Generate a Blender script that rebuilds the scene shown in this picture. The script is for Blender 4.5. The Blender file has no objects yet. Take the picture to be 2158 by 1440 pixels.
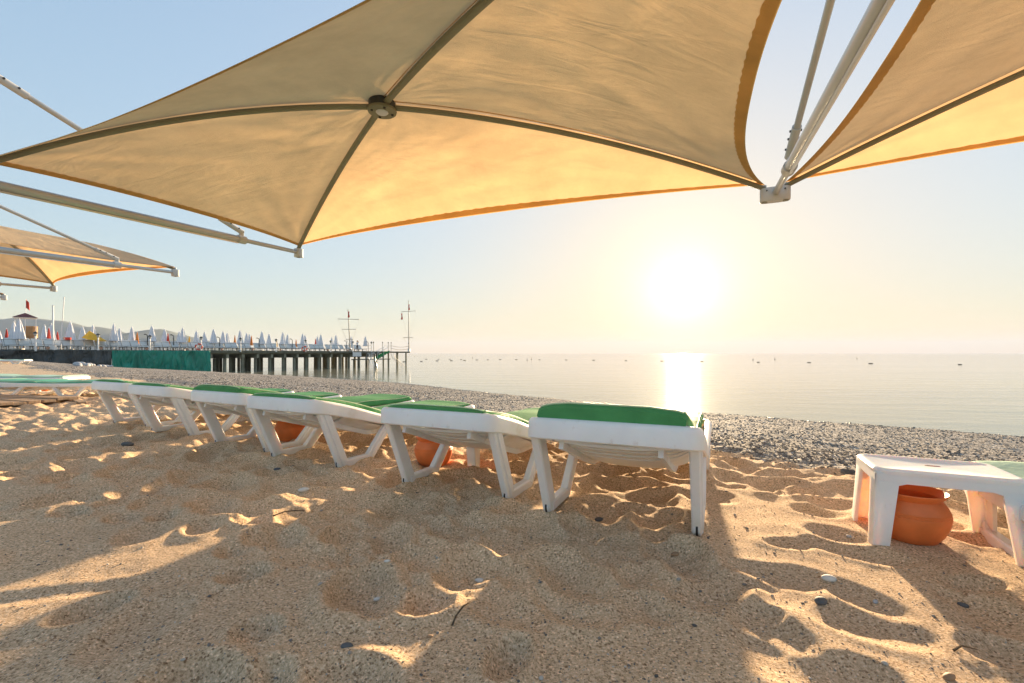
import bpy, math, random
import numpy as np
from mathutils import Vector, Matrix

random.seed(7)
RNG = np.random.default_rng(7)
SC = bpy.context.scene
COL = SC.collection
R = math.radians

# ------------------------------------------------------------------ camera, sky, sun, exposure
EYE = 0.75                      # camera height above the sand
F = 959.0                       # focal length in photo pixels (2158 wide)
cam_d = bpy.data.cameras.new('camera')
cam = bpy.data.objects.new('camera', cam_d)
COL.objects.link(cam)
cam.location = (0, 0, EYE)
cam.rotation_euler = (R(90), 0, 0)
cam_d.sensor_width = 36.0
cam_d.lens = 36.0 * F / 2158.0
cam_d.shift_y = 25.0 / 2158.0
cam_d.clip_start = 0.02
cam_d.clip_end = 60000
SC.camera = cam

SUN_AZ, SUN_EL = 20.6, 7.4
SUN_DIR = Vector((math.sin(R(SUN_AZ)) * math.cos(R(SUN_EL)), math.cos(R(SUN_AZ)) * math.cos(R(SUN_EL)), math.sin(R(SUN_EL))))
SKY_STRENGTH = 0.114
world = bpy.data.worlds.new('World')
SC.world = world
world.use_nodes = True
wn, wl = world.node_tree.nodes, world.node_tree.links
wn.clear()
w_out = wn.new('ShaderNodeOutputWorld')
w_bg = wn.new('ShaderNodeBackground')
w_sky = wn.new('ShaderNodeTexSky')
w_sky.sky_type = 'NISHITA'
w_sky.sun_disc = False
w_sky.sun_elevation = R(SUN_EL)
w_sky.sun_rotation = R(SUN_AZ)
w_sky.altitude = 0
w_sky.air_density = 1.0
w_sky.dust_density = 0.8
w_sky.ozone_density = 1.7
# soft shoulder so that the bright sky round the sun and the blue overhead both hold (c / (L + k), partly per channel)
SHOULDER = 0.85
w_bw = wn.new('ShaderNodeRGBToBW')
wl.new(w_sky.outputs[0], w_bw.inputs[0])
w_den = wn.new('ShaderNodeMath'); w_den.inputs[1].default_value = SHOULDER
wl.new(w_bw.outputs[0], w_den.inputs[0])
w_lum = wn.new('ShaderNodeVectorMath'); w_lum.operation = 'DIVIDE'
wl.new(w_sky.outputs[0], w_lum.inputs[0]); wl.new(w_den.outputs[0], w_lum.inputs[1])
w_ad = wn.new('ShaderNodeVectorMath'); w_ad.inputs[1].default_value = (SHOULDER,) * 3
wl.new(w_sky.outputs[0], w_ad.inputs[0])
w_pc = wn.new('ShaderNodeVectorMath'); w_pc.operation = 'DIVIDE'
wl.new(w_sky.outputs[0], w_pc.inputs[0]); wl.new(w_ad.outputs[0], w_pc.inputs[1])
w_gam = wn.new('ShaderNodeMixRGB'); w_gam.inputs[0].default_value = 0.44
wl.new(w_lum.outputs[0], w_gam.inputs[1]); wl.new(w_pc.outputs[0], w_gam.inputs[2])
# aureole of the hazy sun: falls off with the angle to the sun
w_tc = wn.new('ShaderNodeTexCoord')
w_nrm = wn.new('ShaderNodeVectorMath'); w_nrm.operation = 'NORMALIZE'
w_dot = wn.new('ShaderNodeVectorMath'); w_dot.operation = 'DOT_PRODUCT'
w_dot.inputs[1].default_value = SUN_DIR
wl.new(w_tc.outputs['Generated'], w_nrm.inputs[0])
wl.new(w_nrm.outputs[0], w_dot.inputs[0])
def wmath(op, a, b):
    n = wn.new('ShaderNodeMath'); n.operation = op
    for i, v in enumerate((a, b)):
        if isinstance(v, (int, float)): n.inputs[i].default_value = v
        elif v is not None: wl.new(v, n.inputs[i])
    return n.outputs[0]
ang = wmath('ARCCOSINE', w_dot.outputs['Value'], None)
def glow(width, amp):
    q = wmath('MULTIPLY', wmath('DIVIDE', ang, width), -1.0)
    return wmath('MULTIPLY', wmath('EXPONENT', q, None), amp)
def tint(val, col):
    n = wn.new('ShaderNodeVectorMath'); n.operation = 'SCALE'
    n.inputs[0].default_value = col
    wl.new(val, n.inputs['Scale'])
    return n.outputs[0]
def vadd(a, b):
    n = wn.new('ShaderNodeVectorMath'); n.operation = 'ADD'
    wl.new(a, n.inputs[0]); wl.new(b, n.inputs[1])
    return n.outputs[0]
g = vadd(tint(glow(0.052, 2.0), (1.0, 0.88, 0.58)), tint(glow(0.42, 0.22), (1.0, 0.70, 0.36)))
tot = vadd(w_gam.outputs[0], g)
wl.new(tot, w_bg.inputs['Color'])
w_bg.inputs['Strength'].default_value = SKY_STRENGTH
wl.new(w_bg.outputs[0], w_out.inputs['Surface'])

sun_d = bpy.data.lights.new('sun', 'SUN')
sun_d.energy = 2.3
sun_d.angle = R(1.6)
sun_d.color = (1.0, 0.74, 0.45)
sun = bpy.data.objects.new('sun', sun_d)
COL.objects.link(sun)
sun.location = (20, 50, 12)
sun.rotation_euler = SUN_DIR.to_track_quat('Z', 'Y').to_euler()

SC.view_settings.view_transform = 'Standard'
SC.view_settings.look = 'None'
SC.view_settings.exposure = 3.0
SC.view_settings.gamma = 1.0
SC.view_settings.use_curve_mapping = False
SC.render.engine = 'CYCLES'
SC.cycles.use_denoising = True
SC.cycles.max_bounces = 6
SC.cycles.diffuse_bounces = 3
SC.cycles.glossy_bounces = 3
SC.cycles.transmission_bounces = 4
SC.cycles.sample_clamp_indirect = 8
SC.cycles.caustics_reflective = False
SC.cycles.caustics_refractive = False

# ------------------------------------------------------------------ helpers
def tag(o, label=None, cat=None, group=None, kind=None):
    if label: o['label'] = label
    if cat: o['category'] = cat
    if group: o['group'] = group
    if kind: o['kind'] = kind
    return o

def empty(name, loc=(0, 0, 0), rz=0.0):
    o = bpy.data.objects.new(name, None)
    o.empty_display_size = 0.1
    COL.objects.link(o)
    o.location = loc
    o.rotation_euler = (0, 0, rz)
    return o

def copy_tree(o, parent=None):
    c = o.copy()
    COL.objects.link(c)
    c.parent = parent
    for ch in list(o.children):
        copy_tree(ch, c)
    return c

class MB:
    """collects vertices and faces for one mesh"""
    def __init__(self): self.v, self.f = [], []
    def add(self, vs, fs):
        n = len(self.v)
        self.v += [tuple(p) for p in vs]
        self.f += [tuple(i + n for i in f) for f in fs]
        return self
    def box(self, c, s, rz=0.0, ch=0.0, m=None):
        hx, hy, hz = s[0] / 2, s[1] / 2, s[2] / 2
        ch = min(ch, hx * .45, hy * .45, hz * .45)
        if ch <= 0:
            vs = [(x, y, z) for z in (-hz, hz) for y in (-hy, hy) for x in (-hx, hx)]
            fs = [(0, 2, 3, 1), (4, 5, 7, 6), (0, 1, 5, 4), (1, 3, 7, 5), (3, 2, 6, 7), (2, 0, 4, 6)]
        else:
            def ring(a, b, z): return [(-a, -b + ch, z), (-a + ch, -b, z), (a - ch, -b, z), (a, -b + ch, z), (a, b - ch, z), (a - ch, b, z), (-a + ch, b, z), (-a, b - ch, z)]
            vs = ring(hx - ch, hy - ch, -hz) + ring(hx, hy, -hz + ch) + ring(hx, hy, hz - ch) + ring(hx - ch, hy - ch, hz)
            fs = [tuple(range(7, -1, -1)), tuple(range(24, 32))]
            for r in range(3):
                for i in range(8):
                    j = (i + 1) % 8
                    fs.append((r * 8 + i, r * 8 + j, r * 8 + 8 + j, r * 8 + 8 + i))
        cz, sz = math.cos(rz), math.sin(rz)
        out = []
        for x, y, z in vs:
            p = Vector((x * cz - y * sz, x * sz + y * cz, z))
            if m is not None: p = m @ Vector((x, y, z))
            out.append((p.x + c[0], p.y + c[1], p.z + c[2]))
        return self.add(out, fs)
    def bar(self, a, b, w, t, up=(0, 0, 1), ch=0.004):
        a, b = Vector(a), Vector(b)
        d = b - a
        y = d.normalized(); x = y.cross(Vector(up)).normalized(); z = x.cross(y)
        m = Matrix((x, y, z)).transposed()
        return self.box((a + b) / 2, (w, d.length, t), ch=ch, m=m)
    def tube(self, pts, r, n=8, caps=True, squash=1.0):
        pts = [Vector(p) for p in pts]
        rs = r if hasattr(r, '__len__') else [r] * len(pts)
        vs, fs = [], []
        ref = Vector((0, 0, 1))
        for i, p in enumerate(pts):
            d = (pts[min(i + 1, len(pts) - 1)] - pts[max(i - 1, 0)]).normalized()
            if abs(d.dot(ref)) > .98: ref = Vector((0, 1, 0)) if abs(d.y) < .9 else Vector((1, 0, 0))
            x = d.cross(ref).normalized(); z = x.cross(d)
            for k in range(n):
                a = 2 * math.pi * k / n
                vs.append(p + x * math.cos(a) * rs[i] + z * math.sin(a) * rs[i] * squash)
        for i in range(len(pts) - 1):
            for k in range(n):
                j = (k + 1) % n
                fs.append((i * n + k, i * n + j, (i + 1) * n + j, (i + 1) * n + k))
        if caps:
            fs.append(tuple(range(n - 1, -1, -1)))
            fs.append(tuple((len(pts) - 1) * n + k for k in range(n)))
        return self.add(vs, fs)
    def lathe(self, prof, c=(0, 0, 0), n=24, wob=None):
        vs, fs = [], []
        for i, (r, z) in enumerate(prof):
            for k in range(n):
                a = 2 * math.pi * k / n
                q = r * (wob(k, i) if wob else 1)
                vs.append((c[0] + q * math.cos(a), c[1] + q * math.sin(a), c[2] + z))
        for i in range(len(prof) - 1):
            for k in range(n):
                j = (k + 1) % n
                fs.append((i * n + k, i * n + j, (i + 1) * n + j, (i + 1) * n + k))
        fs.append(tuple(range(n - 1, -1, -1)))
        fs.append(tuple((len(prof) - 1) * n + k for k in range(n)))
        return self.add(vs, fs)
    def grid(self, P, close_u=False):
        nu, nv = len(P), len(P[0])
        vs = [tuple(p) for row in P for p in row]
        fs = []
        for i in range(nu if close_u else nu - 1):
            i2 = (i + 1) % nu
            for j in range(nv - 1):
                fs.append((i * nv + j, i2 * nv + j, i2 * nv + j + 1, i * nv + j + 1))
        return self.add(vs, fs)
    def build(self, name, mat, parent=None, smooth=False, loc=None):
        me = bpy.data.meshes.new(name)
        me.from_pydata(self.v, [], self.f)
        me.validate()
        me.materials.append(mat)
        o = bpy.data.objects.new(name, me)
        COL.objects.link(o)
        if smooth:
            me.polygons.foreach_set('use_smooth', [True] * len(me.polygons))
            try: me.set_sharp_from_angle(angle=R(40))
            except Exception: pass
        me.update()
        if parent is not None: o.parent = parent
        if loc is not None: o.location = loc
        return o

def px(x, y, d):
    """photo pixel at depth d -> world point"""
    return Vector(((x - 1079) / F * d, d, EYE + (745 - y) / F * d))
def px_plane(x, y, z):
    d = (EYE - z) * F / (y - 745)
    return Vector(((x - 1079) / F * d, d, z))

# lattice noise
def _hash(i, j, s):
    h = (i.astype(np.int64) * 374761393 + j.astype(np.int64) * 668265263 + s * 1442695041) & 0x7fffffff
    h = ((h ^ (h >> 13)) * 1274126177) & 0x7fffffff
    return ((h ^ (h >> 16)) & 0xffff) / 65535.0
def noise(x, y, s=0):
    x = np.asarray(x, float); y = np.asarray(y, float)
    i = np.floor(x); j = np.floor(y); u = x - i; v = y - j
    u = u * u * u * (u * (u * 6 - 15) + 10); v = v * v * v * (v * (v * 6 - 15) + 10)
    a = _hash(i, j, s); b = _hash(i + 1, j, s); c = _hash(i, j + 1, s); d = _hash(i + 1, j + 1, s)
    return (a + (b - a) * u) * (1 - v) + (c + (d - c) * u) * v - .5
def fbm(x, y, s=0, o=4):
    r = 0; a = 1.0
    for k in range(o):
        r = r + a * noise(x * 2 ** k + 13.7 * k, y * 2 ** k - 7.1 * k, s + k); a *= .5
    return r

# ------------------------------------------------------------------ materials
def new_mat(name):
    m = bpy.data.materials.new(name)
    m.use_nodes = True
    n, l = m.node_tree.nodes, m.node_tree.links
    b = n['Principled BSDF']
    return m, n, l, b
def ramp(n, stops):
    r = n.new('ShaderNodeValToRGB')
    e = r.color_ramp.elements
    e[0].position, e[0].color = stops[0][0], (*stops[0][1], 1)
    e[1].position, e[1].color = stops[-1][0], (*stops[-1][1], 1)
    for p, c in stops[1:-1]:
        k = e.new(p); k.color = (*c, 1)
    return r
def mat(name, col, rough=.6, var=.12, scale=6.0, bump=0.0, bscale=60.0, metal=0.0, spec=.5, sss=0.0, stain=None):
    m, n, l, b = new_mat(name)
    tc = n.new('ShaderNodeTexCoord')
    nz = n.new('ShaderNodeTexNoise'); nz.inputs['Scale'].default_value = scale; nz.inputs['Detail'].default_value = 6
    l.new(tc.outputs['Object'], nz.inputs['Vector'])
    lo = tuple(max(0, c * (1 - var)) for c in col); hi = tuple(min(1, c * (1 + var)) for c in col)
    st = [(.3, lo), (.7, hi)]
    if stain: st = [(.22, stain), (.36, lo), (.7, hi)]
    r = ramp(n, st)
    l.new(nz.outputs['Fac'], r.inputs['Fac'])
    l.new(r.outputs['Color'], b.inputs['Base Color'])
    b.inputs['Roughness'].default_value = rough
    b.inputs['Metallic'].default_value = metal
    b.inputs['Specular IOR Level'].default_value = spec
    if sss:
        b.inputs['Subsurface Weight'].default_value = sss
        b.inputs['Subsurface Radius'].default_value = (.06, .03, .018)
        b.inputs['Subsurface Scale'].default_value = 1.0
    if bump:
        nb = n.new('ShaderNodeTexNoise'); nb.inputs['Scale'].default_value = bscale; nb.inputs['Detail'].default_value = 4
        l.new(tc.outputs['Object'], nb.inputs['Vector'])
        bp = n.new('ShaderNodeBump'); bp.inputs['Strength'].default_value = bump; bp.inputs['Distance'].default_value = .01
        l.new(nb.outputs['Fac'], bp.inputs['Height'])
        l.new(bp.outputs['Normal'], b.inputs['Normal'])
    return m

def fabric_mat(name, diff, trans, tw, weave=900, wrinkle=.20):
    """thin cloth that lets light through"""
    m, n, l, b = new_mat(name)
    n.remove(b)
    out = n['Material Output']
    tc = n.new('ShaderNodeTexCoord')
    nz = n.new('ShaderNodeTexNoise'); nz.inputs['Scale'].default_value = 2.2; nz.inputs['Detail'].default_value = 8; nz.inputs['Roughness'].default_value = .65
    l.new(tc.outputs['Object'], nz.inputs['Vector'])
    def coat(col):
        r = ramp(n, [(.3, tuple(c * .86 for c in col)), (.7, tuple(min(1, c * 1.08) for c in col))])
        l.new(nz.outputs['Fac'], r.inputs['Fac'])
        return r.outputs['Color']
    # creases: stretched noise
    mp = n.new('ShaderNodeMapping'); mp.inputs['Scale'].default_value = (1.6, 6.0, 4.0); mp.inputs['Rotation'].default_value = (0, 0, R(12))
    l.new(tc.outputs['Object'], mp.inputs['Vector'])
    n1 = n.new('ShaderNodeTexNoise'); n1.inputs['Scale'].default_value = 1.4; n1.inputs['Detail'].default_value = 5; n1.inputs['Distortion'].default_value = .9
    l.new(mp.outputs[0], n1.inputs['Vector'])
    vr = n.new('ShaderNodeTexVoronoi'); vr.feature = 'DISTANCE_TO_EDGE'; vr.inputs['Scale'].default_value = 1.7
    nd = n.new('ShaderNodeTexNoise'); nd.inputs['Scale'].default_value = 3.0; nd.inputs['Detail'].default_value = 3
    l.new(tc.outputs['Object'], nd.inputs['Vector'])
    mx = n.new('ShaderNodeMixRGB'); mx.inputs['Fac'].default_value = .25
    l.new(tc.outputs['Object'], mx.inputs[1]); l.new(nd.outputs['Color'], mx.inputs[2])
    l.new(mx.outputs[0], vr.inputs['Vector'])
    cr = n.new('ShaderNodeMapRange'); cr.inputs['From Max'].default_value = .035
    l.new(vr.outputs['Distance'], cr.inputs['Value'])
    ad = n.new('ShaderNodeMath'); ad.operation = 'MULTIPLY_ADD'; ad.inputs[1].default_value = .05
    l.new(cr.outputs[0], ad.inputs[0]); l.new(n1.outputs['Fac'], ad.inputs[2])
    # folds come in patches
    mk = n.new('ShaderNodeTexNoise'); mk.inputs['Scale'].default_value = .9; mk.inputs['Detail'].default_value = 2
    l.new(tc.outputs['Object'], mk.inputs['Vector'])
    mr = n.new('ShaderNodeMapRange'); mr.inputs['From Min'].default_value = .38; mr.inputs['From Max'].default_value = .68; mr.inputs['To Min'].default_value = .12
    l.new(mk.outputs['Fac'], mr.inputs['Value'])
    mm = n.new('ShaderNodeMath'); mm.operation = 'MULTIPLY'
    l.new(ad.outputs[0], mm.inputs[0]); l.new(mr.outputs[0], mm.inputs[1])
    wv = n.new('ShaderNodeTexNoise'); wv.inputs['Scale'].default_value = weave; wv.inputs['Detail'].default_value = 1
    l.new(tc.outputs['Object'], wv.inputs['Vector'])
    a2 = n.new('ShaderNodeMath'); a2.operation = 'MULTIPLY_ADD'; a2.inputs[1].default_value = .05
    l.new(wv.outputs['Fac'], a2.inputs[0]); l.new(mm.outputs[0], a2.inputs[2])
    bp = n.new('ShaderNodeBump'); bp.inputs['Strength'].default_value = wrinkle; bp.inputs['Distance'].default_value = .05
    l.new(a2.outputs[0], bp.inputs['Height'])
    d = n.new('ShaderNodeBsdfDiffuse'); t = n.new('ShaderNodeBsdfTranslucent'); mix = n.new('ShaderNodeMixShader')
    l.new(coat(diff), d.inputs['Color']); l.new(coat(trans), t.inputs['Color'])
    l.new(bp.outputs[0], d.inputs['Normal']); l.new(bp.outputs[0], t.inputs['Normal'])
    mix.inputs[0].default_value = tw
    l.new(d.outputs[0], mix.inputs[1]); l.new(t.outputs[0], mix.inputs[2])
    l.new(mix.outputs[0], out.inputs['Surface'])
    return m

def sand_mat():
    m, n, l, b = new_mat('sand')
    tc = n.new('ShaderNodeTexCoord')
    big = n.new('ShaderNodeTexNoise'); big.inputs['Scale'].default_value = 1.1; big.inputs['Detail'].default_value = 6
    gr = n.new('ShaderNodeTexNoise'); gr.inputs['Scale'].default_value = 130; gr.inputs['Detail'].default_value = 5; gr.inputs['Roughness'].default_value = .8
    vo = n.new('ShaderNodeTexVoronoi'); vo.inputs['Scale'].default_value = 210
    for q in (big, gr, vo): l.new(tc.outputs['Object'], q.inputs['Vector'])
    r1 = ramp(n, [(.35, (.27, .175, .10)), (.45, (.65, .465, .295)), (.55, (.79, .58, .385)), (.66, (.95, .80, .62))])
    l.new(gr.outputs['Fac'], r1.inputs['Fac'])
    sep = n.new('ShaderNodeSeparateColor'); l.new(vo.outputs['Color'], sep.inputs[0])
    r2 = ramp(n, [(0, (.42, .36, .32)), (.08, (.62, .57, .53)), (.14, (.95, .95, .95)), (.88, (1, 1, 1)), (.96, (1.35, 1.35, 1.38))])
    l.new(sep.outputs[0], r2.inputs['Fac'])
    mul = n.new('ShaderNodeMixRGB'); mul.blend_type = 'MULTIPLY'; mul.inputs[0].default_value = 1.0
    l.new(r1.outputs[0], mul.inputs[1]); l.new(r2.outputs[0], mul.inputs[2])
    r3 = ramp(n, [(.3, (.86, .84, .83)), (.7, (1.08, 1.05, 1.0))])
    l.new(big.outputs['Fac'], r3.inputs['Fac'])
    mu2 = n.new('ShaderNodeMixRGB'); mu2.blend_type = 'MULTIPLY'; mu2.inputs[0].default_value = 1
    l.new(mul.outputs[0], mu2.inputs[1]); l.new(r3.outputs[0], mu2.inputs[2])
    l.new(mu2.outputs[0], b.inputs['Base Color'])
    b.inputs['Roughness'].default_value = .95
    b.inputs['Specular IOR Level'].default_value = .15
    bp = n.new('ShaderNodeBump'); bp.inputs['Strength'].default_value = .8; bp.inputs['Distance'].default_value = .007
    l.new(gr.outputs['Fac'], bp.inputs['Height']); l.new(bp.outputs[0], b.inputs['Normal'])
    return m

def pebble_mat(name, scale, coord='Object'):
    m, n, l, b = new_mat(name)
    tc = n.new('ShaderNodeTexCoord')
    vo = n.new('ShaderNodeTexVoronoi'); vo.inputs['Scale'].default_value = scale
    l.new(tc.outputs[coord], vo.inputs['Vector'])
    sep = n.new('ShaderNodeSeparateColor'); l.new(vo.outputs['Color'], sep.inputs[0])
    r = ramp(n, [(0, (.10, .092, .085)), (.25, (.18, .166, .152)), (.5, (.26, .222, .185)), (.75, (.33, .30, .268)), (.93, (.44, .405, .365)), (1, (.58, .55, .51))])
    l.new(sep.outputs[0], r.inputs['Fac'])
    l.new(r.outputs[0], b.inputs['Base Color'])
    b.inputs['Roughness'].default_value = .92
    b.inputs['Specular IOR Level'].default_value = .15
    bp = n.new('ShaderNodeBump'); bp.inputs['Strength'].default_value = .9; bp.inputs['Distance'].default_value = .02; bp.invert = True
    l.new(vo.outputs['Distance'], bp.inputs['Height']); l.new(bp.outputs[0], b.inputs['Normal'])
    return m

def stones_mat():
    """colour from the pebble's own random attribute"""
    m, n, l, b = new_mat('loose_pebbles')
    at = n.new('ShaderNodeAttribute'); at.attribute_name = 'shade'
    r = ramp(n, [(0, (.10, .092, .085)), (.3, (.19, .175, .16)), (.55, (.27, .23, .19)), (.78, (.35, .32, .285)), (.93, (.48, .445, .40)), (1, (.68, .65, .60))])
    l.new(at.outputs['Fac'], r.inputs['Fac']); l.new(r.outputs[0], b.inputs['Base Color'])
    b.inputs['Roughness'].default_value = .9
    b.inputs['Specular IOR Level'].default_value = .2
    return m

def sea_mat():
    m, n, l, b = new_mat('sea_water')
    tc = n.new('ShaderNodeTexCoord')
    b.inputs['Base Color'].default_value = (.32, .30, .21, 1)
    b.inputs['Roughness'].default_value = .075
    b.inputs['IOR'].default_value = 1.333
    mp = n.new('ShaderNodeMapping'); mp.inputs['Rotation'].default_value = (0, 0, R(39)); mp.inputs['Scale'].default_value = (.35, 1.0, 1.0)
    l.new(tc.outputs['Object'], mp.inputs['Vector'])
    n1 = n.new('ShaderNodeTexNoise'); n1.inputs['Scale'].default_value = .55; n1.inputs['Detail'].default_value = 3
    n2 = n.new('ShaderNodeTexNoise'); n2.inputs['Scale'].default_value = 3.2; n2.inputs['Detail'].default_value = 4
    l.new(mp.outputs[0], n1.inputs['Vector']); l.new(mp.outputs[0], n2.inputs['Vector'])
    a = n.new('ShaderNodeMath'); a.operation = 'MULTIPLY_ADD'; a.inputs[1].default_value = .30
    l.new(n2.outputs['Fac'], a.inputs[0]); l.new(n1.outputs['Fac'], a.inputs[2])
    mp2 = n.new('ShaderNodeMapping'); mp2.inputs['Rotation'].default_value = (0, 0, R(39)); mp2.inputs['Scale'].default_value = (.10, 1.0, 1.0)
    l.new(tc.outputs['Object'], mp2.inputs['Vector'])
    n3 = n.new('ShaderNodeTexNoise'); n3.inputs['Scale'].default_value = .14; n3.inputs['Detail'].default_value = 3
    l.new(mp2.outputs[0], n3.inputs['Vector'])
    rg = n.new('ShaderNodeMapRange'); rg.inputs['From Min'].default_value = .35; rg.inputs['From Max'].default_value = .65; rg.inputs['To Min'].default_value = .2; rg.inputs['To Max'].default_value = .6
    l.new(n3.outputs['Fac'], rg.inputs['Value'])
    bp = n.new('ShaderNodeBump'); bp.inputs['Distance'].default_value = .12
    l.new(rg.outputs[0], bp.inputs['Strength'])
    l.new(a.outputs[0], bp.inputs['Height']); l.new(bp.outputs[0], b.inputs['Normal'])
    return m

def net_mat(name, col):
    m, n, l, b = new_mat(name)
    tc = n.new('ShaderNodeTexCoord')
    mp = n.new('ShaderNodeMapping'); mp.inputs['Rotation'].default_value = (0, R(28), R(-61)); mp.inputs['Scale'].default_value = (1.3, 1.0, .28)
    l.new(tc.outputs['Object'], mp.inputs['Vector'])
    nz = n.new('ShaderNodeTexNoise'); nz.inputs['Scale'].default_value = 1.1; nz.inputs['Detail'].default_value = 3; nz.inputs['Distortion'].default_value = .8
    l.new(mp.outputs[0], nz.inputs['Vector'])
    r = ramp(n, [(.3, tuple(c * .6 for c in col)), (.55, col), (.72, tuple(min(1, c * 1.3 + .012) for c in col))])
    l.new(nz.outputs['Fac'], r.inputs['Fac']); l.new(r.outputs[0], b.inputs['Base Color'])
    b.inputs['Roughness'].default_value = .55
    bp = n.new('ShaderNodeBump'); bp.inputs['Strength'].default_value = 1.0; bp.inputs['Distance'].default_value = .9
    l.new(nz.outputs['Fac'], bp.inputs['Height']); l.new(bp.outputs[0], b.inputs['Normal'])
    return m

def wet_edge(m):
    """stones next to the water are wet: darker and glossier"""
    n, l = m.node_tree.nodes, m.node_tree.links
    b = n['Principled BSDF']
    src = b.inputs['Base Color'].links[0].from_socket
    tc = n.new('ShaderNodeTexCoord'); sp = n.new('ShaderNodeSeparateXYZ'); l.new(tc.outputs['Object'], sp.inputs[0])
    nz = n.new('ShaderNodeTexNoise'); nz.inputs['Scale'].default_value = .7; nz.inputs['Detail'].default_value = 4; l.new(tc.outputs['Object'], nz.inputs['Vector'])
    ad = n.new('ShaderNodeMath'); ad.operation = 'MULTIPLY_ADD'; ad.inputs[1].default_value = -.22; l.new(nz.outputs['Fac'], ad.inputs[0]); l.new(sp.outputs['Z'], ad.inputs[2])
    mr = n.new('ShaderNodeMapRange'); mr.inputs['From Min'].default_value = -1.65; mr.inputs['From Max'].default_value = -1.58; mr.inputs['To Min'].default_value = 1; mr.inputs['To Max'].default_value = 0
    l.new(ad.outputs[0], mr.inputs['Value'])
    mix = n.new('ShaderNodeMixRGB'); mix.blend_type = 'MULTIPLY'; mix.inputs[2].default_value = (.42, .40, .38, 1)
    l.new(mr.outputs[0], mix.inputs[0]); l.new(src, mix.inputs[1]); l.new(mix.outputs[0], b.inputs['Base Color'])
    rr_ = n.new('ShaderNodeMapRange'); rr_.inputs['To Min'].default_value = .92; rr_.inputs['To Max'].default_value = .35
    l.new(mr.outputs[0], rr_.inputs['Value']); l.new(rr_.outputs[0], b.inputs['Roughness'])
    return m

M = {}
M['sand'] = sand_mat()
M['pebble_ground'] = wet_edge(pebble_mat('pebble_ground', 34))
M['stones'] = wet_edge(stones_mat())
M['sea'] = sea_mat()
M['hill'] = mat('hill_scrub', (.075, .095, .06), .95, .3, .004)
M['fabric'] = fabric_mat('canopy_cloth', (.90, .70, .45), (.66, .435, .23), .46)
M['hem'] = fabric_mat('canopy_hem', (.64, .44, .20), (.62, .36, .12), .50, wrinkle=.25)
M['rib'] = mat('olive_rib_metal', (.20, .185, .115), .45, .1, 3)
M['alu'] = mat('grey_coated_aluminium', (.50, .50, .49), .32, .06, 4, metal=.35)
M['alu_light'] = mat('bright_aluminium', (.70, .69, .67), .28, .05, 4, metal=.55)
M['cast'] = mat('grey_cast_block', (.55, .545, .53), .5, .08, 8)
M['dark'] = mat('dark_rubber', (.02, .02, .022), .6, .2, 10)
M['plastic'] = mat('white_resin_plastic', (.86, .86, .86), .42, .05, 5, bump=.05, bscale=120, sss=.25, stain=(.70, .66, .60))
def dirty_plastic():
    m = M['plastic']; n, l = m.node_tree.nodes, m.node_tree.links
    b = n['Principled BSDF']
    src = b.inputs['Base Color'].links[0].from_socket
    tc = n.new('ShaderNodeTexCoord'); sp = n.new('ShaderNodeSeparateXYZ'); l.new(tc.outputs['Object'], sp.inputs[0])
    nz = n.new('ShaderNodeTexNoise'); nz.inputs['Scale'].default_value = 22; nz.inputs['Detail'].default_value = 7; nz.inputs['Roughness'].default_value = .7
    l.new(tc.outputs['Object'], nz.inputs['Vector'])
    mr = n.new('ShaderNodeMapRange'); mr.inputs['From Min'].default_value = .0; mr.inputs['From Max'].default_value = .11; mr.inputs['To Min'].default_value = .62; mr.inputs['To Max'].default_value = .0
    l.new(sp.outputs['Z'], mr.inputs['Value'])
    sc = n.new('ShaderNodeMapRange'); sc.inputs['From Min'].default_value = .60; sc.inputs['From Max'].default_value = .74; sc.inputs['To Max'].default_value = .45
    l.new(nz.outputs['Fac'], sc.inputs['Value'])
    mu = n.new('ShaderNodeMath'); mu.operation = 'MULTIPLY'; l.new(mr.outputs[0], mu.inputs[0]); l.new(nz.outputs['Fac'], mu.inputs[1])
    mx = n.new('ShaderNodeMath'); mx.operation = 'MAXIMUM'; l.new(mu.outputs[0], mx.inputs[0]); l.new(sc.outputs[0], mx.inputs[1])
    mix = n.new('ShaderNodeMixRGB'); l.new(mx.outputs[0], mix.inputs[0]); l.new(src, mix.inputs[1]); mix.inputs[2].default_value = (.50, .40, .29, 1)
    l.new(mix.outputs[0], b.inputs['Base Color'])
dirty_plastic()
M['mattress'] = mat('green_mattress_cloth', (.075, .29, .105), .7, .14, 7, bump=.3, bscale=40, spec=.15)
M['mattress_teal'] = mat('teal_mattress_cloth', (.12, .46, .33), .6, .14, 7, bump=.25, bscale=40, spec=.35)
M['mattress_mint'] = mat('glare_mint_mattress_cloth', (.46, .66, .50), .55, .1, 7, bump=.25, bscale=40, spec=.4)  # green cloth with the sun glare put into its pale base colour
M['piping'] = mat('pale_green_piping', (.52, .66, .42), .6, .1, 9)
M['terracotta'] = mat('terracotta', (.78, .20, .05), .5, .14, 9, bump=.1, bscale=70, stain=(.58, .20, .08))
M['plank'] = mat('weathered_plank', (.40, .27, .17), .85, .25, 5, bump=.3, bscale=30)
M['concrete'] = mat('pier_concrete', (.24, .23, .17), .85, .25, 1.5, bump=.2, bscale=12)
M['deck_edge'] = mat('pier_timber_edge', (.13, .125, .09), .8, .25, 1.5)
M['net_black'] = net_mat('black_shade_net', (.048, .054, .055))
M['net_green'] = net_mat('green_shade_net', (.009, .25, .17))
M['white'] = mat('white_paint', (.78, .78, .78), .5, .06, 3)
M['parasol'] = mat('white_parasol_cloth', (.70, .72, .78), .85, .08, 2)
M['orange'] = mat('orange_cloth', (.72, .24, .035), .8, .1, 2)
M['red'] = mat('red_cloth', (.60, .055, .03), .8, .1, 2)
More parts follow.
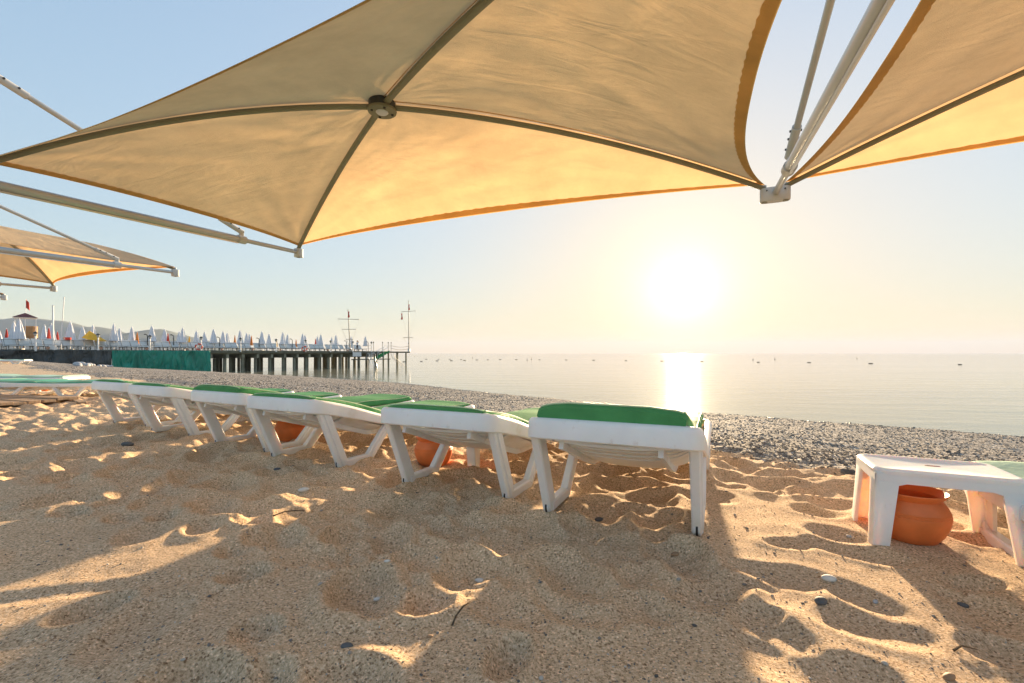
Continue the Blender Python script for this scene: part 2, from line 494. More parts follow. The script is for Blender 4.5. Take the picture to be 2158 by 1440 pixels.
M['yellow'] = mat('yellow_cloth', (.78, .42, .03), .8, .1, 2)
M['mesh_grey'] = mat('pale_sling_fabric', (.60, .61, .60), .8, .07, 2)
M['dark_frame'] = mat('dark_frame_metal', (.035, .04, .04), .5, .2, 3)
M['lamp_glass'] = mat('lamp_glass', (.55, .56, .55), .2, .05, 3)
M['rope'] = mat('rope', (.16, .13, .09), .9, .2, 20)
M['roof'] = mat('maroon_roof', (.17, .045, .04), .7, .2, 2)
M['wood'] = mat('brown_wood_cladding', (.40, .23, .11), .7, .2, 2)
M['pole'] = mat('grey_pole', (.30, .29, .27), .5, .1, 2)
M['steel'] = mat('pale_steel_tube', (.62, .63, .64), .3, .05, 3, metal=.4)
M['green_mat'] = mat('green_stair_carpet', (.02, .22, .07), .9, .15, 3)
M['stone_white'] = mat('white_stone', (.66, .63, .58), .7, .12, 30, bump=.1, bscale=80)
M['stone_dark'] = mat('dark_grey_stone', (.10, .105, .11), .7, .25, 40, bump=.1, bscale=80)
M['stone_brown'] = mat('brown_stone', (.33, .20, .11), .7, .25, 40, bump=.1, bscale=80)
M['stone_pale'] = mat('pale_grey_stone', (.42, .42, .43), .75, .2, 6, bump=.1, bscale=30)
M['twig'] = mat('dry_twig', (.10, .065, .035), .9, .25, 60)
M['skin'] = mat('skin', (.45, .27, .19), .6, .08, 10)
M['shirt'] = mat('white_shirt', (.62, .66, .76), .85, .08, 10)
M['trousers'] = mat('dark_trousers', (.03, .035, .06), .85, .2, 10)
M['hair'] = mat('dark_hair', (.02, .016, .013), .7, .2, 30)
M['buoy'] = mat('dark_float', (.03, .03, .032), .5, .2, 4)

# ------------------------------------------------------------------ ground
SEA_Z = -1.65
SHORE_T = np.array([-60, -20, -3.2, 5.2, 20, 29.7, 41.3, 53.7, 62.8, 90, 400.])
SHORE_S = np.array([22, 20.5, 19.5, 19.1, 20.8, 22.8, 23.1, 22.2, 19.5, 16, 10.])
def st(x, y): return .63 * x + .776 * y, -.776 * x + .63 * y
def base_z(x, y):
    s, t = st(x, y)
    shore = np.interp(t, SHORE_T, SHORE_S)
    s0 = 3.2 - .02 * np.clip(t, 0, 40)
    q = (s - s0) / (shore - s0)
    z = np.where(q < 0, 0.0, np.where(q < 1, SEA_Z * (q ** 1.12), SEA_Z - (s - shore) * .16))
    z = z + .35 * np.clip((t - 30) / 30, 0, 1) * np.clip((9 - s) / 8, 0, 1) + np.clip(-s - 2, 0, 30) * .012
    return np.maximum(z, -7)
# trampled sand: overlapping bowls stamped on a raster
GX0, GX1, GY0, GY1, GS = -10.0, 8.0, -1.5, 11.0, .0125
NX, NY = int((GX1 - GX0) / GS), int((GY1 - GY0) / GS)
PIT = np.zeros((NY, NX)); RIM = np.zeros((NY, NX))
def stamp(x, y, ra, rb, th, dep, rim=.35):
    rr = max(ra, rb) * 1.7
    i0, i1 = int((x - rr - GX0) / GS), int((x + rr - GX0) / GS) + 1
    j0, j1 = int((y - rr - GY0) / GS), int((y + rr - GY0) / GS) + 1
    i0, j0 = max(i0, 0), max(j0, 0); i1, j1 = min(i1, NX), min(j1, NY)
    if i1 <= i0 or j1 <= j0: return
    X = GX0 + (np.arange(i0, i1) + .5) * GS - x; Y = GY0 + (np.arange(j0, j1) + .5) * GS - y
    X, Y = np.meshgrid(X, Y)
    c, s = math.cos(th), math.sin(th)
    q = np.sqrt(((X * c + Y * s) / ra) ** 2 + ((-X * s + Y * c) / rb) ** 2)
    PIT[j0:j1, i0:i1] = np.minimum(PIT[j0:j1, i0:i1], -dep * np.clip(1 - q ** 2, 0, 1))
    RIM[j0:j1, i0:i1] = np.maximum(RIM[j0:j1, i0:i1], dep * rim * np.exp(-((q - 1.12) / .28) ** 2))
def row_dist(x, y):
    # distance in front of / behind the lounger row
    return (x - .38) * .5 + (y - 1.92) * .87
prng = random.Random(11)
# where legs and pots stand the sand is undisturbed and heaped a little
LOUNGERS = [((.385, 1.82), 24.5), ((-.395, 2.31), 26), ((-1.50, 2.97), 27), ((-2.22, 3.44), 28.5), ((-3.22, 4.05), 28), ((-4.03, 4.57), 27)]
CONTACT = [(1.625, 1.86, .13), (-.53, 3.08, .13), (-1.92, 3.95, .13), (1.52, 1.80, .04), (1.655, 2.08, .04), (1.93, 1.63, .04), (2.06, 1.9, .04)]
for (hx_, hy_), az_ in LOUNGERS:
    dx_, dy_ = math.sin(R(az_)), math.cos(R(az_))
    for yy in (.2, .34, .46, 1.36, 1.6):
        for xx in (-.32, .32): CONTACT.append((hx_ + dx_ * yy + dy_ * xx, hy_ + dy_ * yy - dx_ * xx, .035))
MND = np.zeros((NY, NX))
for cx_, cy_, cr_ in CONTACT:
    i0, j0 = int((cx_ - GX0) / GS), int((cy_ - GY0) / GS); w = int((cr_ + .1) / GS) + 1
    if not (w < i0 < NX - w and w < j0 < NY - w): continue
    X_, Y_ = np.meshgrid(np.arange(-w, w + 1) * GS, np.arange(-w, w + 1) * GS)
    q_ = np.clip((np.hypot(X_, Y_) - cr_) / .045, 0, None)
    MND[j0 - w:j0 + w + 1, i0 - w:i0 + w + 1] = np.maximum(MND[j0 - w:j0 + w + 1, i0 - w:i0 + w + 1], .009 * np.exp(-q_ ** 2))
cnt = 0
while cnt < 4600:
    x = prng.uniform(-9.5, 7.5); y = prng.uniform(.2, 10.5)
    rd = row_dist(x, y)
    if x > .75 and rd < 1.1 or (x > .3 and rd < -.35): continue
    if rd > -.7 and rd < 3.6 and x > -2.6: pr = 1.0 if x < .9 else .6
    elif rd > -.35 and rd < 3.6: pr = .8
    elif x > .25 - .1 * y and rd > -2.2: pr = .15
    elif rd > -1.0: pr = .35
    else: pr = .06
    if prng.random() > pr: continue
    if st(x, y)[0] > 5.5: continue
    cnt += 1
    a = prng.uniform(.045, .12)
    if any((x - c[0]) ** 2 + (y - c[1]) ** 2 < (c[2] + a * .9) ** 2 for c in CONTACT): continue
    stamp(x, y, a * prng.uniform(1.0, 1.9), a, prng.uniform(0, 3.14), prng.uniform(.02, .07) * (a / .09) ** .7)
# separate trodden hollows in the open sunlit sand at the right
for k in range(150):
    x = prng.uniform(.35, 3.4); y = prng.uniform(.55, 3.3)
    rd = row_dist(x, y)
    if not (x > .75 and rd < 1.1 or (x > .3 and rd < -.35)): continue
    a = prng.uniform(.055, .10)
    if any((x - c[0]) ** 2 + (y - c[1]) ** 2 < (c[2] + a * .9) ** 2 for c in CONTACT): continue
    stamp(x, y, a * prng.uniform(1.2, 2.1), a, prng.gauss(2.5, .5), prng.uniform(.018, .036), .14)
# long shallow drag furrows at the left
for (x0, y0, x1, y1, dep) in [(-2.9, 1.9, -.9, 2.35, .012), (-3.6, 2.25, -1.6, 2.55, .014), (-1.9, 1.25, -.2, 1.75, .010)]:
    for k in range(40):
        q = k / 39
        stamp(x0 + (x1 - x0) * q, y0 + (y1 - y0) * q + .03 * math.sin(q * 5), .12, .055, math.atan2(y1 - y0, x1 - x0), dep, .3)
def sample(A, x, y):
    u = np.clip((x - GX0) / GS - .5, 0, NX - 1.001); v = np.clip((y - GY0) / GS - .5, 0, NY - 1.001)
    i = u.astype(int); j = v.astype(int); fu = u - i; fv = v - j
    i2 = np.minimum(i + 1, NX - 1); j2 = np.minimum(j + 1, NY - 1)
    r = (A[j, i] * (1 - fu) + A[j, i2] * fu) * (1 - fv) + (A[j2, i] * (1 - fu) + A[j2, i2] * fu) * fv
    ed = np.minimum(np.minimum(x - GX0, GX1 - x), np.minimum(y - GY0, GY1 - y))
    return r * np.clip(ed / .8, 0, 1)
def pebble_edge(x, y):
    s, t = st(x, y)
    e = 3.95 - .045 * np.clip(t, -5, 30) + .5 * fbm(x * .55, y * .55, 31, 3)
    return s - e
def ground(x, y):
    x = np.asarray(x, float); y = np.asarray(y, float)
    pe = pebble_edge(x, y)
    sandw = np.clip(.5 - pe / .8, 0, 1); pebw = 1 - sandw
    r = np.hypot(x, y)
    nearf = np.clip(1.2 - r / 40, .1, 1)
    z = base_z(x, y)
    z = z + (.016 * fbm(x * .5, y * .5, 3, 2) + .007 * fbm(x * 2.1, y * 2.1, 5, 3)) * sandw
    z = z + (sample(PIT, x, y) + sample(RIM, x, y) + .0035 * fbm(x * 11, y * 11, 8, 3) * nearf + sample(MND, x, y)) * sandw
    z = z + (.05 * fbm(x * .9, y * .9, 12, 4) + .035 * np.abs(fbm(x * 2.2, y * 2.2, 15, 3))) * pebw
    z = z + .06 * np.exp(-((pe - .9) / .7) ** 2) * (.5 + noise(x * .6, y * .6, 77))
    return z
def gz(x, y): return float(ground(np.array([x]), np.array([y]))[0])

def mesh_np(name, V, Fq, m, smooth=True):
    me = bpy.data.meshes.new(name)
    k = Fq.shape[1]
    me.vertices.add(len(V)); me.vertices.foreach_set('co', V.astype(np.float32).ravel())
    me.loops.add(Fq.size); me.loops.foreach_set('vertex_index', Fq.astype(np.int32).ravel())
    me.polygons.add(len(Fq))
    me.polygons.foreach_set('loop_start', (np.arange(len(Fq)) * k).astype(np.int32))
    if smooth: me.polygons.foreach_set('use_smooth', np.ones(len(Fq), bool))
    me.update(calc_edges=True)
    me.materials.append(m)
    o = bpy.data.objects.new(name, me)
    COL.objects.link(o)
    return o

azf = np.radians(np.linspace(-58, 58, 660))
azb = np.radians(np.linspace(58, 302, 50)[1:-1])
AZ = np.concatenate([azf, azb]); NA = len(AZ)
RAD = np.concatenate([[.02, .15], np.geomspace(.3, 62, 640), np.geomspace(64, 420, 26)]); NR = len(RAD)
rr, aa = np.meshgrid(RAD, AZ, indexing='ij')
VX, VY = rr * np.sin(aa), rr * np.cos(aa)
VZ = ground(VX.ravel(), VY.ravel()).reshape(VX.shape)
GV = np.stack([VX.ravel(), VY.ravel(), VZ.ravel()], 1)
ii, jj = np.meshgrid(np.arange(NR - 1), np.arange(NA), indexing='ij')
j2 = (jj + 1) % NA
GF = np.stack([ii * NA + jj, (ii + 1) * NA + jj, (ii + 1) * NA + j2, ii * NA + j2], -1).reshape(-1, 4)[:, ::-1]
fc = GV[GF].mean(1)
isp = pebble_edge(fc[:, 0], fc[:, 1]) + .35 * noise(fc[:, 0] * 9, fc[:, 1] * 9, 91) > 0
def sub(mask):
    fq = GF[mask]; u, inv = np.unique(fq, return_inverse=True)
    return GV[u], inv.reshape(-1, 4)
keep = fc[:, 2] > -5.5
v_, f_ = sub(~isp & keep); tag(mesh_np('sand', v_, f_, M['sand']), kind='structure')
v_, f_ = sub(isp & keep); tag(mesh_np('pebble_beach', v_, f_, M['pebble_ground']), kind='structure')

# sea sheet
sv, sf = [], []
ring = [6, 20, 60, 150, 400, 1200, 3500, 9000]
mb = MB()
mb.add([(-9000, -2000, SEA_Z), (9000, -2000, SEA_Z), (9000, 9500, SEA_Z), (-9000, 9500, SEA_Z)], [(0, 1, 2, 3)])
tag(mb.build('sea', M['sea']), kind='structure')

# hills beyond the bay
HP = [(-900, 640), (-500, 655), (-250, 668), (-100, 664), (0, 672), (17, 677), (27, 673), (45, 669), (80, 671), (105, 674), (140, 677), (160, 684), (185, 690), (205, 688), (225, 692), (240, 699), (258, 705), (280, 702), (300, 699), (325, 694), (345, 693), (362, 704), (400, 709), (425, 716), (470, 727), (520, 738), (560, 746)]
hx = np.array([p[0] for p in HP], float); hy = np.array([p[1] for p in HP], float)
HD = 2600.0
def hill(name, x0, x1, dep, lift, seed):
    xs = np.linspace(x0, x1, 160)
    rows = []
    for k, q in enumerate(np.linspace(-1, 1, 25)):
        row = []
        prof = (1 - abs(q) ** 1.3)
        for i, x in enumerate(xs):
            X = (x - 1079) / F * HD
            h = max(0, (747 - np.interp(x, hx, hy)) / F * HD + lift)
            Y = HD + dep + q * 650
            nse = float(fbm(np.array([X / 260.]), np.array([Y / 260.]), seed, 4)[0])
            z = SEA_Z - 4 + h * prof * (1 + .55 * nse * (1 - prof)) + (0 if prof > .97 else 0)
            row.append((X * (Y / HD) if False else X, Y, z))
        rows.append(row)
    mb = MB(); mb.grid(rows)
    return tag(mb.build(name, M['hill'], smooth=True), kind='structure')
hill('hills', -900, 560, 0, 0, 41)

# loose pebbles, one mass
def ico():
    t = (1 + 5 ** .5) / 2
    v = np.array([(-1, t, 0), (1, t, 0), (-1, -t, 0), (1, -t, 0), (0, -1, t), (0, 1, t), (0, -1, -t), (0, 1, -t), (t, 0, -1), (t, 0, 1), (-t, 0, -1), (-t, 0, 1)], float)
    v /= np.linalg.norm(v[0])
    f = np.array([(0, 11, 5), (0, 5, 1), (0, 1, 7), (0, 7, 10), (0, 10, 11), (1, 5, 9), (5, 11, 4), (11, 10, 2), (10, 7, 6), (7, 1, 8), (3, 9, 4), (3, 4, 2), (3, 2, 6), (3, 6, 8), (3, 8, 9), (4, 9, 5), (2, 4, 11), (6, 2, 10), (8, 6, 7), (9, 8, 1)])
    return v, f
IV, IF = ico()
def scatter(name, x, y, size, m, label, cat, flat=.6, sink=.3):
    n = len(x)
    z = ground(x, y)
    th = RNG.uniform(0, 6.28, n)
    sx = size * RNG.uniform(.8, 1.35, n); sy = size * RNG.uniform(.65, 1.0, n); sz = size * flat * RNG.uniform(.7, 1.2, n)
    P = IV[None] * (1 + RNG.normal(0, .09, (n, 12, 1)))
    P = P * np.stack([sx, sy, sz], 1)[:, None]
    c, s = np.cos(th)[:, None], np.sin(th)[:, None]
    Q = np.stack([P[..., 0] * c - P[..., 1] * s + x[:, None], P[..., 0] * s + P[..., 1] * c + y[:, None], P[..., 2] + (z + sz * (1 - 2 * sink))[:, None]], -1)
    Fx = (IF[None] + (np.arange(n) * 12)[:, None, None]).reshape(-1, 3)
    o = mesh_np(name, Q.reshape(-1, 3), Fx, m)
    at = o.data.attributes.new('shade', 'FLOAT', 'POINT')
    at.data.foreach_set('value', np.repeat(RNG.random(n), 12).astype(np.float32))
    return tag(o, label, cat, kind='stuff')
N = 62000
r_ = np.exp(RNG.uniform(np.log(3.2), np.log(40), N * 2)); a_ = np.radians(RNG.uniform(-52, 52, N * 2))
x_, y_ = r_ * np.sin(a_), r_ * np.cos(a_)
ok = (pebble_edge(x_, y_) > RNG.uniform(-.35, .5, N * 2)) & (base_z(x_, y_) > SEA_Z - .05)
x_, y_, r_ = x_[ok][:N], y_[ok][:N], r_[ok][:N]
scatter('pebbles', x_, y_, np.clip(RNG.lognormal(-4.9, .42, len(x_)), .004, .03) * np.clip(r_ / 10, .85, 1.8), M['stones'], 'grey and brown pebbles covering the slope down to the water', 'pebbles')
# shell grit and small stones on the sand
N = 15000
r_ = np.exp(RNG.uniform(np.log(.7), np.log(7), N)); a_ = np.radians(RNG.uniform(-52, 52, N))
x_, y_ = r_ * np.sin(a_), r_ * np.cos(a_)
ok = pebble_edge(x_, y_) < 0
x_, y_ = x_[ok], y_[ok]
scatter('shell_grit', x_, y_, np.clip(RNG.lognormal(-6.45, .5, len(x_)), .0008, .008), M['stones'], 'tiny shell bits and grit strewn over the sand', 'grit')

# ------------------------------------------------------------------ shade canopies
U = np.array([.369, .929, 0.0])           # arms point out to sea along this
E1 = np.array([.915, -.402, 0.0])         # along the row of canopies
def V3(a): return np.array(a, float)
CZ = EYE
def rib_curve(h, c, pw, n=26):
    t = np.linspace(0, 1, n)[:, None]
    P = h[None] * (1 - t) + c[None] * t
    P[:, 2] = h[2] + (c[2] - h[2]) * t[:, 0] ** pw
    return P
def edge_curve(a, b, h, c, dz, n=40):
    t = np.linspace(0, 1, n)[:, None]
    P = a[None] * (1 - t) + b[None] * t
    inw = h - (a + b) / 2; inw[2] = 0; inw = inw / np.linalg.norm(inw)
    # flatter middle and tight turn near the corners, like a laced hem
    w = 1 - np.abs(2 * t - 1) ** 2.4
    P = P + w * inw * c
    P[:, 2] += w[:, 0] * dz
    return P
def make_canopy(corners, hub, pws, eds, label, seed):
    A, B, C, D = corners
    base = V3((hub[0], hub[1], min(c[2] for c in corners)))
    root = empty('shade_canopy', tuple(base))
    tag(root, label, 'canopy', 'beige shade canopies over the loungers')
    names = [(A, B), (B, C), (C, D), (D, A)]
    NB, NAa = 120, 64
    ribs = [rib_curve(hub, c, p, NAa) for c, p in zip(corners, pws)]
    for k, (P, Q) in enumerate(names):
        RP, RQ = ribs[k], ribs[(k + 1) % 4]
        Ec = edge_curve(P, Q, hub, eds[k][0], eds[k][1], NB)
        t = np.linspace(0, 1, NB); a = np.linspace(0, 1, NAa)
        S = RP[:, None] * (1 - t)[None, :, None] + RQ[:, None] * t[None, :, None]
        corr = Ec - (P[None] * (1 - t)[:, None] + Q[None] * t[:, None])
        S = S + (a ** 2.0)[:, None, None] * corr[None]
        # slack creases pulling from corner to corner
        ag, tg = np.meshgrid(a, t, indexing='ij')
        cr = fbm(ag * 9 + tg * 2.5, tg * 3.5 + k * 9, seed + k, 3) * .016 * np.sin(np.pi * np.clip(ag, .02, 1)) ** .7 * np.sin(np.pi * tg) ** .6
        # tension folds fanning out of the two corners
        for ci, (c_, oth) in enumerate(((P, Q), (Q, P))):
            ax = (oth - c_)[:2]; ax = ax / np.linalg.norm(ax); hx2 = (hub - c_)[:2]; hx2 = hx2 / np.linalg.norm(hx2)
            v = S[..., :2] - c_[:2]; r_ = np.hypot(v[..., 0], v[..., 1]) + 1e-6
            ph = np.arctan2(ax[0] * v[..., 1] - ax[1] * v[..., 0], v @ ax)
            full = abs(math.atan2(ax[0] * hx2[1] - ax[1] * hx2[0], float(hx2 @ ax))) + .05
            ph = np.abs(ph) / full
            fo = np.sin(ph * 21 + 5 * noise(ph * 6 + seed, r_ * .7, seed + ci)) * (.4 + 1.2 * np.abs(noise(ph * 9, r_ * .5 + k, seed + 7 + ci)))
            cr = cr + .011 * fo * np.exp(-r_ / 1.25) * np.clip(r_ / .35, 0, 1) * np.sin(np.pi * np.clip(ph, 0, 1)) ** .5 * np.clip((1 - ag) * 8, 0, 1)
        S[..., 2] += cr + .014
        S = S - base
        mb = MB(); mb.grid([[tuple(p) for p in row] for row in S])
        po = mb.build('panel', M['fabric'], root, smooth=True)
        # hem band folded under the edge
        inn = S[-1] * .965 + S[0].mean(0) * .035
        w_ = .068
        H = []
        for j in range(NB):
            e = S[-1, j]; i_ = S[-5, j] - e; i_ = i_ / (np.linalg.norm(i_) + 1e-9)
            jag = .004 * math.sin(j * 2.3 + k)
            H.append([tuple(e - i_ * .004 + (0, 0, -.003)), tuple(e + i_ * .03 + (0, 0, -.007)), tuple(e + i_ * (w_ + jag) + (0, 0, -.006))])
        mb = MB(); mb.grid(H)
        mb.build('hem', M['hem'], po, smooth=True)
        # rolled seam allowance running beside the rib
        Sm = []
        for i in range(1, NAa - 2):
            p = S[i, 0]; q = S[i, 12] - p; q = q / (np.linalg.norm(q) + 1e-9)
            o_ = .036 + .006 * float(noise(np.array([i * .35]), np.array([k * 3.1]), seed)[0])
            wq = .012 * max(.15, .6 + 1.6 * float(noise(np.array([i * .22 + 5]), np.array([k * 2.7]), seed + 3)[0]))
            Sm.append([tuple(p + q * o_ + (0, 0, -.004)), tuple(p + q * (o_ + wq) + (0, 0, -.009)), tuple(p + q * (o_ + wq * 1.1) + (0, 0, -.003))])
        mb = MB(); mb.grid(Sm)
        mb.build('seam', M['hem'], po, smooth=True)
    for k in range(4):
        P = ribs[k] - base; P = P.copy(); P[:, 2] -= .022
        P[0] = P[0] + (P[1] - P[0]) * .2
        mb = MB(); mb.tube([tuple(p) for p in P], .026, 8, squash=.7)
        mb.build('rib', M['rib'], root, smooth=True)
    h0 = hub - base
    mb = MB(); mb.lathe([(.07, -.012), (.105, -.01), (.108, .0), (.108, .006), (.06, .012)], (h0[0], h0[1], h0[2] - .05), 28)
    hp = mb.build('hub', M['rib'], root, smooth=True)
    mb = MB(); mb.lathe([(.098, -.035), (.1, -.03), (.1, .04), (.07, .045)], (h0[0], h0[1], h0[2] - .01), 28)
    mb.build('hub_drum', M['dark_frame'], root, smooth=True)
    mb = MB(); mb.lathe([(.001, -.008), (.04, -.006), (.046, .0), (.046, .012)], (h0[0], h0[1], h0[2] - .063), 24)
    mb.build('hub_cap', M['steel'], hp, smooth=True)
    for k in range(4):
        q = k * math.pi / 2 + .5
        mb = MB(); mb.lathe([(.009, -.004), (.010, .004), (.006, .01)], (h0[0] + .077 * math.cos(q), h0[1] + .077 * math.sin(q), h0[2] - .064), 8)
        mb.build('bolt', M['dark'], hp)
    # corner pins down to the arm blocks
    for c in corners:
        q = c - base
        mb = MB(); mb.tube([(q[0], q[1], q[2] - .075), (q[0], q[1], q[2] + .004)], .017, 8)
        mb.build('corner_pin', M['cast'], root, smooth=True)
    return root

up = lambda p: V3((p[0], p[1], p[2] + CZ))
mA, mB, mC, mD = up((-3.861, 3.304, 1.385)), up((-2.801, 5.973, 1.40)), up((2.115, 3.814, 1.402)), up((.926, .866, 1.399))
make_canopy((mA, mB, mC, mD), up((-.983, 3.443, 1.885)), (2.0, 1.6, 1.8, 2.15), [(.10, .03), (.33, -.03), (.26, -.03), (.24, .07)],
            'large beige canopy with its round hub overhead, spanning the top of the photo', 3)
def std_canopy(Bp, Cp, dep, label, seed):
    Bp, Cp = V3(Bp), V3(Cp)
    Ap, Dp = Bp - U * dep, Cp - U * dep
    h = (Ap + Bp + Cp + Dp) / 4; h[2] += .49
    return make_canopy((Ap, Bp, Cp, Dp), h, (1.9, 1.7, 1.8, 2.0), [(.16, .02), (.30, -.02), (.24, -.02), (.24, .04)], label, seed)
rB = mC + E1 * .155; rC = rB + E1 * 5.37
std_canopy(rB, rC, 3.0, 'beige canopy cut off by the right edge of the photo, sharing an arm', 23)
lC = V3((-5.52, 7.46, 1.40 + CZ)); lB = V3((-9.33, 9.26, 1.40 + CZ))
std_canopy(lB, lC, 3.0, 'smaller looking beige canopy at left behind the big one, grey from above', 43)
fC = V3((-12.0, 10.75, 1.40 + CZ)); fB = fC - E1 * 5.3
std_canopy(fB, fC, 3.0, 'farthest beige canopy, only an orange corner showing at the left edge', 63)

def make_arm(tips, label, mast_back=4.6, brk=.83):
    """mast behind, cantilever tube out to the canopy corner(s), tie strut above"""
    tip = sum(tips) / len(tips)
    sl = .026
    az = math.atan2(U[1], U[0])
    foot = tip - U * mast_back
    g0 = gz(foot[0], foot[1])
    root = empty('canopy_arm', (foot[0], foot[1], g0 - .05))
    tag(root, label, 'support arm', 'cantilever arms carrying the canopies')
    O = V3((foot[0], foot[1], g0 - .05))
    zt = tip[2] - .075
    def along(s, dz=0): return tuple(V3((tip[0] - U[0] * s, tip[1] - U[1] * s, zt - sl * s + dz)) - O)
    n = len(tips)
    mb = MB(); mb.tube([along(.03), along(mast_back)], .025, 14)
    mb.build('arm_tube_end', M['alu'], root, smooth=True)
    mb = MB(); mb.tube([along(brk - .02), along(mast_back)], .036, 16)
    at = mb.build('arm_tube', M['alu'], root, smooth=True)
    mb = MB(); mb.bar(along(brk + .02, -.044), along(mast_back - .05, -.044), .018, .015, ch=.003)
    mb.build('guide_rail', M['alu_light'], at)
    # collar and bracket
    mb = MB(); mb.tube([along(brk - .06), along(brk + .03)], .046, 18)
    co = mb.build('collar', M['cast'], root, smooth=True)
    mb = MB(); mb.bar(along(brk - .015, .03), along(brk - .015, .105), .03, .05, up=tuple(U), ch=.005)
    mb.build('bracket', M['cast'], co)
    st0 = along(brk - .03, .095); sg = .335
    def strut(s): return tuple(V3(along(s, .095 + (s - brk) * (sg + sl))))
    mb = MB(); mb.tube([strut(brk + .15), strut(mast_back - .02)], .021, 12)
    so = mb.build('tie_strut', M['alu'], root, smooth=True)
    for (s0, s1) in ((brk - .03, brk + .24), (2.62, 2.86)):
        mb = MB(); mb.tube([strut(s0), strut(s1)], .029, 12)
        sl_o = mb.build('sleeve', M['cast'], so, smooth=True)
        for q in (.25, .6, .85):
            p = V3(strut(s0 + (s1 - s0) * q))
            mb = MB(); mb.tube([tuple(p + (-.034, .012, .006)), tuple(p + (.034, -.012, .006))], .008, 8)
            mb.build('bolt', M['dark'], so)
    # block at the tip: flattened drum, a single or double socket
    wd = .075 if n == 1 else .20
    c = V3(tip) - O; c[2] = zt - O[2] - .008
    ex, ey = V3((E1[0], E1[1], 0)), V3((U[0], U[1], 0))
    prof = []
    for k in range(24):
        a = 2 * math.pi * k / 24
        prof.append((math.copysign(abs(math.cos(a)) ** .6, math.cos(a)) * wd / 2 + (math.copysign(.012, math.cos(a))), math.copysign(abs(math.sin(a)) ** .6, math.sin(a)) * .047))
    vs, fs = [], []
    for zi, (zz, sc) in enumerate(((-.055, .96), (-.048, 1), (.048, 1), (.055, .96))):
        for (a, b) in prof: vs.append(tuple(c + ex * a * sc + ey * b * sc + V3((0, 0, zz))))
    for r in range(3):
        for k in range(24): fs.append((r * 24 + k, r * 24 + (k + 1) % 24, r * 24 + 24 + (k + 1) % 24, r * 24 + 24 + k))
    fs += [tuple(range(23, -1, -1)), tuple(range(72, 96))]
    mb = MB(); mb.add(vs, fs); bo = mb.build('tip_block', M['cast'], root, smooth=True)
    for tp in tips:
        q = V3(tp) - O
        mb = MB(); mb.lathe([(.022, -.004), (.022, .004)], (q[0], q[1], c[2] - .056), 14); mb.build('socket_hole', M['rib'], bo)
        f_ = c + ex * ((V3(tp) - tip) @ ex) * .85 - ey * .049 + V3((0, 0, .028))
        mb = MB(); mb.tube([tuple(f_ + ey * .01), tuple(f_ - ey * .002)], .006, 8); mb.build('screw_hole', M['dark'], bo)
    # mast
    top = strut(mast_back)[2] + .25
    mb = MB(); mb.tube([(0, 0, 0), (0, 0, top)], .06, 18); mb.build('mast', M['alu'], root, smooth=True)
    mb = MB(); mb.box((0, 0, .06), (.34, .34, .02), ch=.004); mb.build('base_plate', M['cast'], root)
    return root
make_arm([mB], 'grey arm and strut ending at the front corner of the big canopy')
make_arm([mC, rB], 'pair of bright tubes at upper right ending in a double socket block', mast_back=5.3, brk=.62)
make_arm([lC], 'grey arm crossing in front of the left canopy to its right corner')
make_arm([lB], 'short looking grey arm under the left canopy, ending at its front corner')
make_arm([fC], 'arm of the farthest canopy, at the very left edge')

